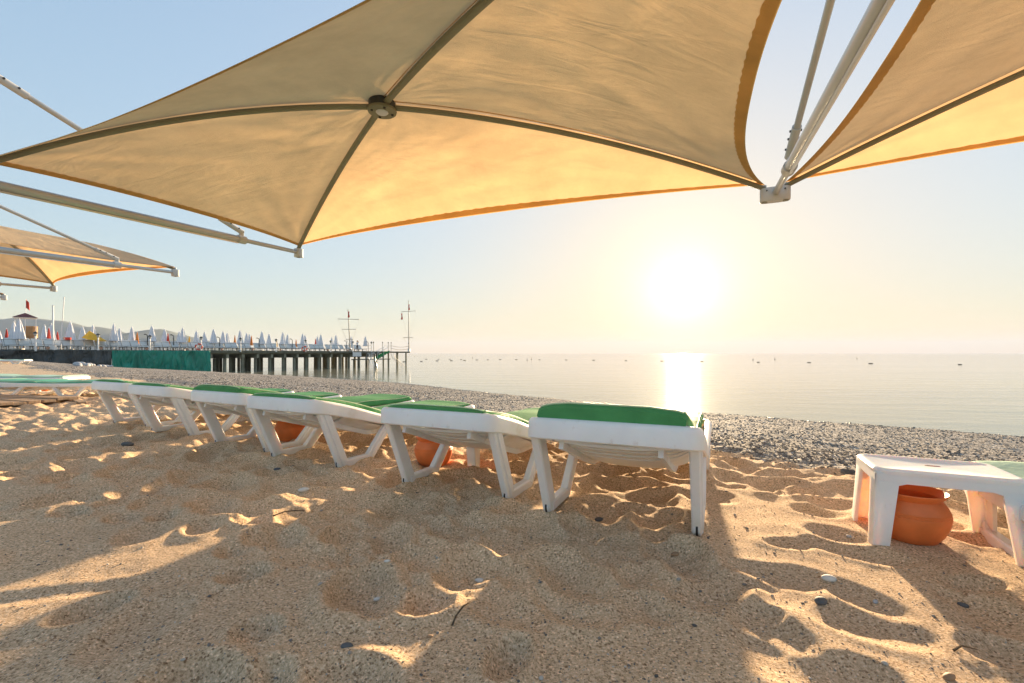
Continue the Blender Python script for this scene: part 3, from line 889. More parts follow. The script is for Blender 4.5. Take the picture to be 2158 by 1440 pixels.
# ------------------------------------------------------------------ sun loungers
YS = np.array([0, .12, .25, .4, .55, .75, 1.0, 1.3, 1.6, 1.9])
def spline(xs, ys, x):
    h = np.interp(x, xs, ys); e = .07
    return (np.interp(x - e, xs, ys) + h * 2 + np.interp(x + e, xs, ys)) / 4
ZBACK = np.array([.475, .452, .42, .375, .325, .275, .248, .24, .243, .255])
ZFLAT = np.array([.265, .263, .258, .252, .248, .245, .24, .24, .243, .25])
LW, LL = .348, 1.9
def lounger_mesh(Z):
    zt = lambda y: float(spline(YS, Z, y))
    root = empty('sun_lounger')
    # frame loop with rounded corners
    path = []
    rc = .075
    def arc(cx, cy, a0, a1, n=6):
        for k in range(n + 1):
            a = a0 + (a1 - a0) * k / n
            path.append((cx + rc * math.cos(a), cy + rc * math.sin(a)))
    arc(-LW + rc, rc, math.pi, 1.5 * math.pi); 
    for x in (-.12, .12): path.append((x, 0))
    arc(LW - rc, rc, 1.5 * math.pi, 2 * math.pi)
    for y in np.linspace(.14, LL - .14, 20): path.append((LW, y))
    arc(LW - rc, LL - rc, 0, .5 * math.pi)
    for x in (.12, -.12): path.append((x, LL))
    arc(-LW + rc, LL - rc, .5 * math.pi, math.pi)
    for y in np.linspace(LL - .14, .14, 20): path.append((-LW, y))
    loop = []
    n = len(path)
    for i, (x, y) in enumerate(path):
        p0, p1 = Vector(path[i - 1]), Vector(path[(i + 1) % n])
        d = (p1 - p0).normalized(); nx, ny = d.y, -d.x      # outward
        z = zt(y); h = .088 if y < .25 else max(.062, .088 - (y - .25) * .05)
        th = .042
        sec = [(0, -h), (.006, -h + .006), (.006, -.02), (-.001, -.006), (-.010, 0), (-th + .008, 0), (-th, -.006), (-th, -h + .03), (-th + .016, -h + .03), (-th + .018, -h)]
        loop.append([(x + nx * o, y + ny * o, z + q) for o, q in sec] + [(x + nx * 0, y + ny * 0, z - h)])
    mb = MB(); mb.grid(loop, close_u=True); mb.build('frame', M['plastic'], root, smooth=True)
    # bed: transverse slats and one wide panel, slightly dished
    def slat(y0, y1, nm='slat', dip=.105, th=.014):
        rows = []
        ny = max(2, int((y1 - y0) / .06) + 1)
        top, bot = [], []
        xs = np.linspace(-LW + .038, LW - .038, 11)
        ys = np.linspace(y0, y1, ny)
        def zz(x, y): return zt(y) - .034 - dip * float(np.interp(y, [0, .1, .22, .35, .58, .74, .85, 1.9], [.5, .62, .85, 1, 1, .62, .32, .25])) * (1 - (abs(x) / LW) ** 3.2)
        ring = []
        for y in ys: ring.append([(x, y, zz(x, y)) for x in xs])
        for y in ys[::-1]: ring.append([(x, y, zz(x, y) - th) for x in xs])
        mb = MB(); mb.grid(ring, close_u=True)
        return mb.build(nm, M['plastic'], root, smooth=True)
    for y0 in (.05, .125, .2): slat(y0, y0 + .048)
    slat(.275, .70, 'back_panel', .105)
    for k in range(9): slat(.735 + k * .124, .735 + k * .124 + .092)
    for x in (-.2, .2):
        pts = [(x, y, zt(y) - .066 - .095 * float(np.interp(y, [0, .1, .22, .35, .58, .74, .85, 1.9], [.5, .62, .85, 1, 1, .62, .32, .25])) * .8) for y in np.linspace(.05, 1.84, 18)]
        mb = MB()
        for a, b in zip(pts[:-1], pts[1:]): mb.bar(a, b, .02, .035, ch=0)
        mb.build('bed_rib', M['plastic'], root)
    # legs: two flat-bottomed V frames a side
    for s in (-1, 1):
        def leg(a, b, w=.07):
            mb = MB()
            up_ = (s, 0, 0)
            mb.bar(a, b, w, .040, up=up_, ch=.006)
            o = Vector((s * .012, 0, 0))
            d = (Vector(b) - Vector(a)); 
            mb.bar(Vector(a) + o + d * .03, Vector(a) + o + d * .97, w * .42, .028, up=up_, ch=.004)
            mb.build('leg', M['plastic'], root)
        xo = s * (LW - .028); xi = s * (LW - .026)
        z0 = zt(.05) - .05
        leg((xo, .075, z0), (xi, .25, .012), .078)
        leg((xi, .475, .02), (xo, .70, zt(.70) - .03), .066)
        mb = MB(); mb.bar((xi, .23, .026), (xi, .50, .026), .046, .05, ch=.007); mb.build('runner', M['plastic'], root)
        leg((xo, 1.18, zt(1.18) - .03), (xi, 1.36, .02), .066)
        leg((xi, 1.60, .02), (xo, 1.79, zt(1.79) - .03), .066)
        mb = MB(); mb.bar((xi, 1.34, .026), (xi, 1.62, .026), .046, .05, ch=.007); mb.build('runner', M['plastic'], root)
        mb = MB(); mb.tube([(xi - .012, .227, .034), (xi + .012, .227, .034)], .034, 16); wh = mb.build('wheel', M['plastic'], root, smooth=True)
        mb = MB(); mb.tube([(xi - .0135, .227, .034), (xi + .0135, .227, .034)], .012, 10); mb.build('axle', M['dark'], wh)
        mb = MB(); mb.tube([(xi - .004, .227, .034), (xi + .004, .227, .034)], .0365, 16); mb.build('tyre', M['dark'], wh, smooth=True)
    return root
def mattress_mesh(Z, m, seed, crease=.80, th=.05):
    zt = lambda y: float(spline(YS, Z, y))
    W = .30
    ys = np.linspace(.012, 1.885, 74); secs = 22
    rows = []
    for y in ys:
        e = min(1, min(y - .0, 1.897 - y) / .05)
        cd = min(1, abs(y - crease) / .045)
        t = th * (.30 + .70 * (1 - (1 - e) ** 2) ** .5) * (.42 + .58 * cd ** .6)
        w = W * (.965 + .035 * cd) * (.97 + .03 * e)
        row = []
        for k in range(secs):
            a = 2 * math.pi * k / secs
            cx = math.copysign(abs(math.cos(a)) ** .32, math.cos(a)); cz = math.copysign(abs(math.sin(a)) ** .55, math.sin(a))
            wr = float(noise(np.array([y * 9.0 + cx]), np.array([cx * 3.0 + seed]), seed)[0])
            wave = .010 * math.sin(y * 7 + seed) * (1 if cz > 0 else .2)
            z = wave + zt(y) - .028 + t / 2 + cz * t / 2 * (1 + (.12 * wr if cz > 0 else 0)) + (.006 * math.cos(cx * 3) if cz > 0 else 0) + .012
            row.append((cx * w + .005 * wr, y, z))
        rows.append(row + [row[0]])
    mb = MB(); mb.grid(rows)
    n = secs + 1
    mb.f.append(tuple(range(n - 1))[::-1]); mb.f.append(tuple((len(ys) - 1) * n + k for k in range(n - 1)))
    o = mb.build('mattress', m, None, smooth=True)
    for s in (-1, 1):
        pts = []
        for y, row in zip(ys[2:-2], rows[2:-2]):
            p = row[2] if s > 0 else row[secs // 2 - 2]
            pts.append((p[0] * 1.0, p[1], p[2] + .001))
        mb = MB(); mb.tube(pts, .0045, 6); mb.build('piping', M['piping'], o, smooth=True)
    pts = [rows[1][k] for k in range(2, secs // 2 - 1)]
    mb = MB(); mb.tube([(p[0], p[1] - .002, p[2]) for p in pts], .004, 6); mb.build('piping', M['piping'], o, smooth=True)
    return o
MTHIN = mattress_mesh(ZBACK, M['mattress'], 17, crease=.78, th=.05)
LBACK = lounger_mesh(ZBACK); LFLAT = lounger_mesh(ZFLAT)
MBACK = mattress_mesh(ZBACK, M['mattress'], 5, th=.075); MTHICK = mattress_mesh(ZBACK, M['mattress'], 23, th=.095); MTEAL = mattress_mesh(ZFLAT, M['mattress_teal'], 9, crease=.86)
MMINT = mattress_mesh(ZFLAT, M['mattress_mint'], 13, crease=.84)
used = set()
def place(proto, loc, rz, label, cat, group, tilt=(0, 0)):
    o = proto if proto.name not in used else copy_tree(proto)
    used.add(proto.name)
    o.location = loc; o.rotation_euler = (tilt[0], tilt[1], rz)
    return tag(o, label, cat, group)
def put_lounger(head, az, Lp, Mp, ll, lm, dz=0.0):
    d = Vector((math.sin(R(az)), math.cos(R(az))))
    h = Vector((head[0], head[1])) - d * .04; e = Vector((d.y, -d.x))
    pts = [(h + d * y + e * x) for y in (.25, .42, 1.36, 1.6) for x in (-.33, .33)]
    z = float(np.mean([base_z(np.array([p.x]), np.array([p.y]))[0] for p in pts])) - .006 + dz
    place(Lp, (h.x, h.y, z), -R(az), ll, 'sun lounger', 'white plastic sun loungers')
    if Mp: place(Mp, (h.x + d.x * .0, h.y, z + .002), -R(az), lm, 'mattress', 'mattresses on the sun loungers')
put_lounger((.385, 1.82), 24.5, LBACK, MTHICK, 'nearest white lounger, its whole raised back end facing the camera', 'thick green mattress on the nearest lounger, under the sun glitter', dz=.016)
put_lounger((-.395, 2.31), 26, LBACK, MTHIN, 'white lounger just left of the nearest one, terracotta pot seen through its legs', 'green mattress on the lounger second from the camera')
put_lounger((-1.50, 2.97), 27, LBACK, MTHIN, 'white lounger third from the camera with its long side rail in view', 'green mattress with a deep fold, on the lounger third from the camera')
put_lounger((-2.22, 3.44), 28.5, LBACK, MBACK, 'white lounger fourth from the camera, half hidden behind the third', 'green mattress on the lounger fourth from the camera')
put_lounger((-3.22, 4.05), 28, LBACK, MTHIN, 'white lounger fifth from the camera, left of an open gap', 'green mattress on the lounger fifth from the camera')
put_lounger((-4.03, 4.57), 27, LBACK, MTHIN, 'leftmost white lounger of the row with raised backs', 'green mattress on the leftmost lounger of the raised row')
# flat lounger at the right edge: its far left corner stands beside the table
_d = Vector((math.sin(R(26)), math.cos(R(26)))); _e = Vector((_d.y, -_d.x))
_h = Vector((2.10, 2.20)) - _d * LL + _e * LW
put_lounger((_h.x, _h.y), 26, LFLAT, MMINT, 'flat white lounger cut off at the right edge behind the low table', 'pale green mattress at the right edge beyond the low table', dz=-.02)
put_lounger((-9.0, 8.15), 92, LFLAT, MTEAL, 'flat white lounger seen side-on at the left edge behind the boardwalk', 'teal mattress lying flat at the left edge behind the boardwalk')
put_lounger((-11.3, 9.9), 91, LFLAT, MMINT, 'flat white lounger behind the side-on one at the left edge', 'light green mattress behind the teal one at the left edge')
put_lounger((-31.5, 27.6), 80, LFLAT, MMINT, 'small distant lounger at the left edge in front of the black net', 'pale mattress on the small distant lounger by the black net')

# ------------------------------------------------------------------ low tables and pots
def make_table(wx=.45, wy=.315, h=.315):
    root = empty('side_table')
    # top with rounded edge, slightly raised rim
    def rr_(w, d, r, n=5):
        out = []
        for cx, cy, a0 in ((w / 2 - r, d / 2 - r, 0), (-w / 2 + r, d / 2 - r, 90), (-w / 2 + r, -d / 2 + r, 180), (w / 2 - r, -d / 2 + r, 270)):
            for k in range(n + 1):
                a = R(a0 + 90 * k / n); out.append((cx + r * math.cos(a), cy + r * math.sin(a)))
        return out
    rings = []
    for (g_, z, r) in ((-.06, h - .028, .02), (-.012, h - .03, .035), (-.002, h - .022, .04), (0, h - .008, .04), (-.008, h, .04), (-.02, h + .001, .035), (-.026, h - .003, .03), (-.2, h - .003, .02)):
        w, d = max(.03, wx + 2 * g_), max(.02, wy + 2 * g_)
        rings.append([(x, y, z) for x, y in rr_(w, d, min(r, w * .4, d * .4))])
    mb = MB()
    mb.grid([r_ + [r_[0]] for r_ in rings][::-1])
    mb.build('table_top', M['plastic'], root, smooth=True)
    def apron(a, b, nrm):
        # arched apron between two legs
        a, b, nrm = Vector(a), Vector(b), Vector(nrm)
        top, bot = [], []
        n = 15
        P = []
        for k in range(n):
            q = k / (n - 1)
            e = min(q, 1 - q) * (b - a).length
            drop = .033 + .05 * max(0, 1 - (e - .035) / .05) ** 2 if e > .0 else .098
            drop = min(drop, .11)
            p = a.lerp(b, q)
            P.append([tuple(p + nrm * .006), tuple(p + nrm * .006 - Vector((0, 0, drop))), tuple(p - nrm * .010 - Vector((0, 0, drop))), tuple(p - nrm * .010), tuple(p + nrm * .006)])
        mb = MB(); mb.grid(P); mb.build('apron', M['plastic'], root, smooth=True)
    x, y, z = wx / 2 - .008, wy / 2 - .008, h - .02
    apron((-x, -y, z), (x, -y, z), (0, -1, 0)); apron((x, y, z), (-x, y, z), (0, 1, 0))
    apron((-x, y, z), (-x, -y, z), (-1, 0, 0)); apron((x, -y, z), (x, y, z), (1, 0, 0))
    for sx in (-1, 1):
        for sy in (-1, 1):
            # L-shaped leg, tapering and splayed a little
            rows = []
            for q in np.linspace(0, 1, 6):
                cx, cy = sx * (x + .004 + .018 * q), sy * (y + .004 + .018 * q)
                w = .078 - .022 * q; t = .014; r = .012
                L = [(0, w), (0, r), (r * .3, r * .3), (r, 0), (w, 0), (w, t), (t + .004, t), (t, t + .004), (t, w)]
                rows.append([(cx - sx * a, cy - sy * b, (h - .014) * (1 - q)) for a, b in L] + [(cx, cy - sy * w, (h - .014) * (1 - q))])
            mb = MB(); mb.grid(rows)
            mb.f.append(tuple(range(9))); mb.f.append(tuple(50 + k for k in range(9)))
            mb.build('leg', M['plastic'], root, smooth=True)
    return root
TAB = make_table()
def put_table(x, y, rz, label, dz=-.02):
    place(TAB, (x, y, float(base_z(np.array([x]), np.array([y]))[0]) + dz), rz, label, 'table', 'low white plastic side tables')
put_table(1.71, 1.85, -R(25.5), 'low white plastic table in the right foreground, over a terracotta pot')
put_table(-.37, 3.22, -R(28), 'low white table hidden behind the second lounger, pinkish legs showing')
put_table(-2.07, 4.25, -R(30), 'low white table beyond the third and fourth loungers, thin legs showing')
def make_pot():
    prof = [(.075, 0), (.092, .008), (.112, .04), (.127, .08), (.133, .115), (.1325, .124), (.1305, .126), (.1315, .132), (.1295, .134), (.1300, .141), (.1275, .143), (.122, .160), (.110, .180), (.103, .190), (.106, .196), (.119, .210), (.124, .220), (.122, .223), (.114, .216), (.098, .195), (.10, .17), (.115, .12), (.09, .03), (.02, .02)]
    mb = MB(); mb.lathe(prof, n=40)
    return mb.build('terracotta_pot', M['terracotta'], None, smooth=True)
POT = make_pot()
def put_pot(x, y, label, sc=1.0, rz=0.0, dz=-.006):
    o = place(POT, (x, y, float(base_z(np.array([x]), np.array([y]))[0]) + dz), rz, label, 'pot', 'terracotta pots under the tables')
    o.scale = (.97, .97, .9)
put_pot(1.625, 1.86, 'round terracotta pot under the low table in the right foreground')
put_pot(-.53, 3.08, 'terracotta pot behind the legs of the second lounger', rz=1)
put_pot(-1.92, 3.95, 'terracotta pot seen through the legs of the third lounger', rz=2)
put_pot(-9.25, 8.95, 'terracotta pot under the flat loungers at the left edge', rz=3)

# ------------------------------------------------------------------ boardwalk at the left
bw = empty('boardwalk', (-7.08, 6.38, gz(-7.08, 6.38)))
bw['kind'] = 'structure'
for k in range(6):
    L = 2.5 + .08 * math.sin(k * 2.1)
    mb = MB(); mb.box((0, 0, 0), (L, .145, .042), ch=.005)
    o = mb.build('plank', M['plank'], bw)
    o.location = (.27 * .157 * k - .96 * L / 2, .96 * .157 * k + .27 * L / 2, .05 + .005 * math.sin(k * 3.7))
    o.rotation_euler = (.02 * math.sin(k * 2), .008 * math.sin(k), math.atan2(-.27, .96) + R(1.0 * math.sin(k * 5)))
for q in (.3, 1.6):
    mb = MB(); mb.box((0, 0, 0), (.09, .95, .04), ch=.004)
    o = mb.build('joist', M['plank'], bw)
    o.location = (.27 * .39 - .96 * q, .96 * .39 + .27 * q, .008); o.rotation_euler = (0, 0, math.atan2(-.27, .96))
mb = MB(); mb.box((0, 0, 0), (.55, .09, .03), ch=.004)
o = mb.build('loose_batten', M['plank'], bw); o.location = (.42, .62, .02); o.rotation_euler = (0, 0, R(-38))

# ------------------------------------------------------------------ pier
PV = Vector((.480, .877, 0)); PW = Vector((-.877, .480, 0))        # along the pier / across to its far side
P0 = Vector((-46.8, 41.6, 0))
DECK = EYE + .38
PIER_W, PIER_A, PIER_B = 12.8, -24.0, 48.0
def pp(a, w=0.0, z=0.0): return P0 + PV * a + PW * w + Vector((0, 0, z))
def a_of_x(x):
    # distance along the near edge where photo column x meets it
    k = (x - 1079) / F
    return (k * P0.y - P0.x) / (PV.x - k * PV.y)
pier = empty('pier', (P0.x, P0.y, SEA_Z))
tag(pier, 'long pier on round concrete posts running out from the beach', 'pier')
po = Vector((P0.x, P0.y, SEA_Z))
rz_p = math.atan2(PV.y, PV.x)
def pbox(name, a0, a1, w0, w1, z0, z1, m, parent=None, ch=.01):
    c = pp((a0 + a1) / 2, (w0 + w1) / 2, (z0 + z1) / 2)
    mb = MB(); mb.box(c - po, (a1 - a0, w1 - w0, z1 - z0), rz=rz_p, ch=ch)
    return mb.build(name, m, parent or pier)
pbox('deck', PIER_A, PIER_B, 0, PIER_W, DECK - .12, DECK, M['concrete'])
pbox('edge_beam', PIER_A, PIER_B, -.10, -.002, DECK - .34, DECK - .03, M['deck_edge'])
pbox('edge_beam', PIER_A, PIER_B, PIER_W + .002, PIER_W + .14, DECK - 1.05, DECK - .03, M['deck_edge'])
for wq in (.7, 4.4, 8.2, 12.0):
    pbox('girder', PIER_A, PIER_B - .2, wq - .2, wq + .2, DECK - .50, DECK - .122, M['concrete'])
prn = random.Random(3)
for k in range(40):
    a = PIER_A + 1.2 + k * 2.05
    if a > PIER_B - .3: break
    pbox('cross_beam', a - .18, a + .18, .02, PIER_W - .1, DECK - 1.02, DECK - .502, M['concrete'])
    for wq in (.7, 3.0, 6.2, 9.2, 12.0):
        p = pp(a + prn.uniform(-.25, .25), wq, 0)
        g0 = float(base_z(np.array([p.x]), np.array([p.y]))[0])
        zb = min(SEA_Z - .8, g0 - .3)
        mb = MB(); mb.tube([p - po + Vector((0, 0, zb)), p - po + Vector((0, 0, DECK - 1.03))], .2, 12)
        mb.build('post', M['concrete'], pier, smooth=True)

# shade nets hung along the side
def make_net(name, x0, x1, m, label, seed):
    a0, a1 = a_of_x(x0), a_of_x(x1)
    n = 120
    o0 = pp(a0, -.16, 0)
    rows = []
    for i in range(n + 1):
        a = a0 + (a1 - a0) * i / n
        p = pp(a, -.16)
        g0 = max(float(base_z(np.array([p.x]), np.array([p.y]))[0]) - .08, SEA_Z - .05)
        zt_ = DECK - .02 - .05 * abs(math.sin(a * .57))
        row = []
        for j in range(15):
            q = j / 14
            fold = .5 * fbm(np.array([a * .55 + q * .9]), np.array([q * .8]), seed, 4)[0] + .16 * math.sin(a * 1.7 + q * 3.2) * q
            row.append(tuple(p + PW * (-.12 - fold * (q * (1.25 - q)) * 1.9) + Vector((0, 0, zt_ + (g0 - zt_) * q)) - o0))
        rows.append(row)
    mb = MB(); mb.grid(rows)
    o = mb.build(name, m, None, smooth=True, loc=o0)
    sol = o.modifiers.new('thickness', 'SOLIDIFY'); sol.thickness = .012
    return tag(o, label, 'net', 'shade nets hung along the pier')
make_net('shade_net', -260, 232, M['net_black'], 'black shade net hung along the shore end of the pier', 21)
make_net('shade_net', 233, 440, M['net_green'], 'bright green shade net hung along the pier by the water', 27)

# lamp posts on the near edge
def make_lamp():
    root = empty('lamp_post')
    mb = MB(); mb.box((0, 0, -.05), (.16, .16, .24), ch=.01); mb.build('foot', M['white'], root)
    mb = MB(); mb.tube([(0, 0, .06), (0, 0, 1.28)], [.075, .06], 10); mb.build('pole', M['white'], root, smooth=True)
    mb = MB(); mb.lathe([(.05, 1.28), (.08, 1.31), (.085, 1.33)], n=10); h = mb.build('lantern_base', M['dark_frame'], root, smooth=True)
    mb = MB(); mb.lathe([(.10, 1.332), (.16, 1.52)], n=10); mb.build('lantern_glass', M['lamp_glass'], root, smooth=True)
    mb = MB(); mb.lathe([(.22, 1.522), (.2, 1.56), (.08, 1.67), (.025, 1.70), (.025, 1.75)], n=12); mb.build('lantern_cap', M['dark_frame'], root, smooth=True)
    return root
LAMP = make_lamp()
lamp_x = [73, 205, 314, 422, 505, 580, 642, 695, 742, 781]
lamp_words = ['first white lamp post from the left on the pier edge, before the hut', 'second white lamp post from the left, beside the yellow parasol', 'third white lamp post from the left, above the green net', 'white lamp post with the first life ring at the end of the green net',
              'fifth white lamp post from the left on the pier edge', 'sixth white lamp post from the left on the pier edge', 'white lamp post with the second life ring near mid pier', 'eighth white lamp post from the left on the pier edge', 'white lamp post beside the boarding platform of the pier', 'last white lamp post, at the head of the green stairs']
lamp_a = [a_of_x(x) for x in lamp_x]
for a, w in zip(lamp_a, lamp_words):
    place(LAMP, pp(a, -.20, DECK), rz_p, w, 'lamp post', 'lamp posts along the pier edge')
# sagging double ropes between them
all_a = [lamp_a[0] - 5.0] + lamp_a
NUM = ['first', 'second', 'third', 'fourth', 'fifth', 'sixth', 'seventh', 'eighth', 'ninth', 'last']
for i in range(len(all_a) - 1):
    root = empty('rope_rail', pp(all_a[i], -.2, DECK), rz_p)
    L = all_a[i + 1] - all_a[i]
    for z in (1.02, .55):
        mb = MB(); mb.tube([(L * q, 0, z - .55 * q * (1 - q)) for q in np.linspace(0, 1, 14)], .016, 6)
        mb.build('rope', M['rope'], root, smooth=True)
    tag(root, ('thin double rope sagging between the %s and %s lamp posts of the pier' % (NUM[i - 1], NUM[i])) if i else 'thin double rope running left from the first lamp post of the pier', 'rope', 'ropes between the pier lamp posts')

ORD = ['first', 'second', 'third', 'fourth', 'fifth', 'sixth', 'seventh', 'eighth', 'ninth', 'tenth', 'eleventh', 'twelfth', 'thirteenth', 'fourteenth', 'fifteenth', 'sixteenth', 'seventeenth', 'eighteenth', 'nineteenth', 'twentieth']
ORD += ['twenty-' + w for w in ORD[:9]] + ['thirtieth'] + ['thirty-' + w for w in ORD[:9]] + ['fortieth'] + ['forty-' + w for w in ORD[:9]] + ['fiftieth'] + ['fifty-' + w for w in ORD[:9]]
# sunbeds along the near edge of the deck
def make_sunbed():
    root = empty('pier_sunbed')
    mb = MB(); mb.box((0, .62, .36), (.74, 1.24, .05), ch=.012); mb.build('seat', M['mesh_grey'], root)
    mb = MB(); mb.bar((0, 1.22, .36), (0, 1.68, 1.10), .78, .05, up=(0, 0, 1), ch=.012); mb.build('backrest', M['mesh_grey'], root)
    for s in (-1, 1):
        mb = MB(); mb.bar((s * .39, 0, .335), (s * .39, 1.25, .335), .035, .05, ch=.004); mb.build('side_rail', M['dark_frame'], root)
        mb = MB(); mb.bar((s * .39, 1.2, .33), (s * .39, 1.68, 1.04), .035, .035, up=(0, 0, 1), ch=.004); mb.build('back_rail', M['dark_frame'], root)
        for y in (.12, 1.15):
            mb = MB(); mb.bar((s * .39, y, 0), (s * .39, y, .31), .04, .04, up=(0, 1, 0), ch=.004); mb.build('leg', M['dark_frame'], root)
    return root
BED = make_sunbed()
a = lamp_a[0] - 5.2
k = 0
while a < a_of_x(778):
    place(BED, pp(a, .55 + .05 * math.sin(k * 2.3), DECK), rz_p + R(prn.uniform(-3, 3)), 'pale reclining sunbed at the near edge of the pier, %s from the left' % ORD[k], 'sunbed', 'sunbeds along the pier edge')
    a += .93 if k % 4 != 3 else 1.25; k += 1
# second row behind
a = lamp_a[0] - 4; k = 0
while a < a_of_x(740):
    place(BED, pp(a, 5.2, DECK), rz_p, 'pale reclining sunbed in the second row, half hidden behind the front row', 'sunbed', 'sunbeds in the second row on the pier')
    a += 1.9; k += 1
# little pots and trays standing between the beds
pk = 0
POT2 = None
a = lamp_a[0] + 1
while a < a_of_x(770):
    c = pp(a, .30, DECK)
    mb = MB(); mb.lathe([(.10, 0), (.15, .16), (.17, .2), (.17, .25), (.13, .25), (.11, .15), (.05, .12)], n=12)
    if POT2 is None:
        POT2 = mb.build('planter', mat('pinkish_clay', (.60, .36, .28), .7), None, smooth=True); o = POT2
    else:
        o = POT2.copy(); COL.objects.link(o)
    o.location = c
    tag(o, 'pinkish clay pot on the pier edge under the sunbeds, %s from the left' % NUM[pk], 'pot', 'clay pots along the pier edge')
    a += 4.1; pk += 1

# closed parasols
def parasol_proto(m, name='closed_parasol', w=.40, n=16):
    root = empty(name)
    mb = MB(); mb.tube([(0, 0, 0), (0, 0, 2.86)], .03, 8); mb.build('pole', M['white'], root, smooth=True)
    prof = [(w * .72, .98), (w * .98, 1.0), (w * .86, 1.35), (w * .66, 1.8), (w * .46, 2.25), (w * .32, 2.5), (w * .30, 2.56), (w * .22, 2.68), (w * .10, 2.80), (.02, 2.86)]
    mb = MB(); mb.lathe(prof, n=n * 2, wob=lambda k, i: (1.13 if k % 4 == 0 else (.82 if k % 4 == 2 else 1.0)) if i < 7 else 1.0)
    mb.build('folded_canopy', m, root, smooth=True)
    mb = MB(); mb.lathe([(.03, 2.86), (.04, 2.89), (.015, 2.93)], n=8); mb.build('finial', M['white'], root, smooth=True)
    mb = MB(); mb.box((0, 0, .04), (.5, .5, .08), ch=.01); mb.build('base', M['white'], root)
    return root
WP = parasol_proto(M['parasol'])
whites = [(-2, 694), (29, 677), (41, 671), (94, 684), (108, 681), (148, 676), (174, 687), (196, 684), (240, 681), (252, 690), (278, 688), (320, 685), (347, 692), (378, 697), (385, 689), (414, 695), (431, 698), (450, 692), (470, 697), (479, 700), (506, 695), (520, 700), (526, 702.5), (552, 697), (567, 702), (596, 699), (606, 704), (638, 702), (643, 705), (669, 708), (676, 704), (699, 710), (708, 705), (740, 708), (770, 708)]
def on_pier(x, y, zrel=3.28):
    d = zrel * F / (745 - y)
    p = px(x, 745, d)
    q = Vector((p.x, p.y, 0)) - P0
    w = q.dot(PW)
    if w < 1.9 or w > PIER_W - .4:              # keep it on the deck along the same ray
        w = min(max(w, 1.9), PIER_W - .4)
        base = P0 + PW * w
        k = (x - 1079) / F
        a = (k * base.y - base.x) / (PV.x - k * PV.y)
        b = base + PV * a
        return Vector((b.x, b.y, DECK)), zrel * b.y / d
    return Vector((p.x, p.y, DECK)), zrel
for i, (x, y) in enumerate(whites):
    p, zr = on_pier(x, y)
    o = place(WP, p, i * 1.7, 'closed white parasol on the pier deck, ' + ORD[i] + ' from the left', 'parasol', 'closed white parasols on the pier')
    s = (zr - .38) / 2.93
    o.scale = (s, s, s)
cols = {'o': ('orange', 'orange'), 'r': ('red', 'red'), 'y': ('yellow', 'yellow')}
protos = {k: parasol_proto(M[v[0]], 'closed_parasol', .30) for k, v in cols.items()}
for x, y, k, lab in [(14, 690, 'r', 'slim red closed parasol at the far left of the pier'), (103, 688, 'r', 'dark red closed parasol beside the tall white pole'), (121, 696, 'r', 'red closed parasol right of the tall white pole'),
                     (289, 697, 'o', 'orange closed parasol left of the third lamp post'), (354, 700, 'r', 'narrow red closed parasol between white ones right of the third lamp'), (399, 706, 'y', 'yellow closed parasol left of the first life ring'),
                     (495, 704, 'o', 'orange closed parasol left of the fifth lamp post'), (530, 705, 'o', 'slim orange closed parasol between the fifth and sixth lamps'), (583, 712, 'y', 'small ochre closed parasol by the sixth lamp post'),
                     (624, 713, 'o', 'small orange closed parasol left of the second life ring'), (665, 712, 'r', 'small dark red closed parasol right of the second life ring')]:
    p, zr = on_pier(x, y, 2.75)
    o = place(protos[k], p, x, lab, 'parasol', 'closed coloured parasols on the pier')
    s = (zr - .38) / 2.93
    o.scale = (s * .72, s * .72, s * .97)
# tilted yellow parasol, half open
yp = empty('open_parasol', pp(a_of_x(205), 2.2, DECK))
tag(yp, 'tilted half open yellow parasol behind the second lamp post', 'parasol')
mb = MB(); mb.tube([(0, 0, 0), (.1, 0, 2.0)], .03, 8); mb.build('pole', M['white'], yp, smooth=True)
V_ = [(0.12, 0, 2.05)] + [(.12 + 1.05 * math.cos(k * math.pi / 4) + .55, .95 * math.sin(k * math.pi / 4), 1.12 - .22 * math.cos(k * math.pi / 4)) for k in range(8)]
for k in range(8):
    mb = MB(); mb.add([V_[0], V_[1 + k], V_[1 + (k + 1) % 8]], [(0, 1, 2)])
    o = mb.build('canopy_panel', M['yellow'], yp)
    o.modifiers.new('thickness', 'SOLIDIFY').thickness = .012

# life rings
def make_ring(loc, label):
    root = empty('life_ring', loc)
    root.rotation_euler = (R(90), 0, math.atan2(-loc[0], loc[1]) + R(0))
    n = 32; rows = []
    for i in range(n):
        a = 2 * math.pi * i / n
        rows.append([((.34 + .085 * math.cos(b)) * math.cos(a), (.34 + .085 * math.cos(b)) * math.sin(a), .07 * math.sin(b)) for b in np.linspace(0, 2 * math.pi, 11)])
    mb = MB(); mb.grid(rows, close_u=True); mb.build('ring_body', mat('ring_red', (.66, .09, .05), .5), root, smooth=True)
    for q in range(4):
        rows = []
        for i in range(5):
            a = q * math.pi / 2 + .55 + (i - 2) * .09
            rows.append([((.34 + .091 * math.cos(b)) * math.cos(a), (.34 + .091 * math.cos(b)) * math.sin(a), .076 * math.sin(b)) for b in np.linspace(0, 2 * math.pi, 11)])
        mb = MB(); mb.grid(rows); mb.build('white_band', M['white'], root, smooth=True)
    return tag(root, label, 'life ring', 'life rings on the pier')
p = px(419, 731, pp(a_of_x(420)).y - .25); make_ring((p.x, p.y, p.z), 'red and white life ring hanging at the end of the green net')
p = px(642, 735, pp(a_of_x(642)).y - .25); make_ring((p.x, p.y, p.z), 'smaller looking red life ring hanging near mid pier')
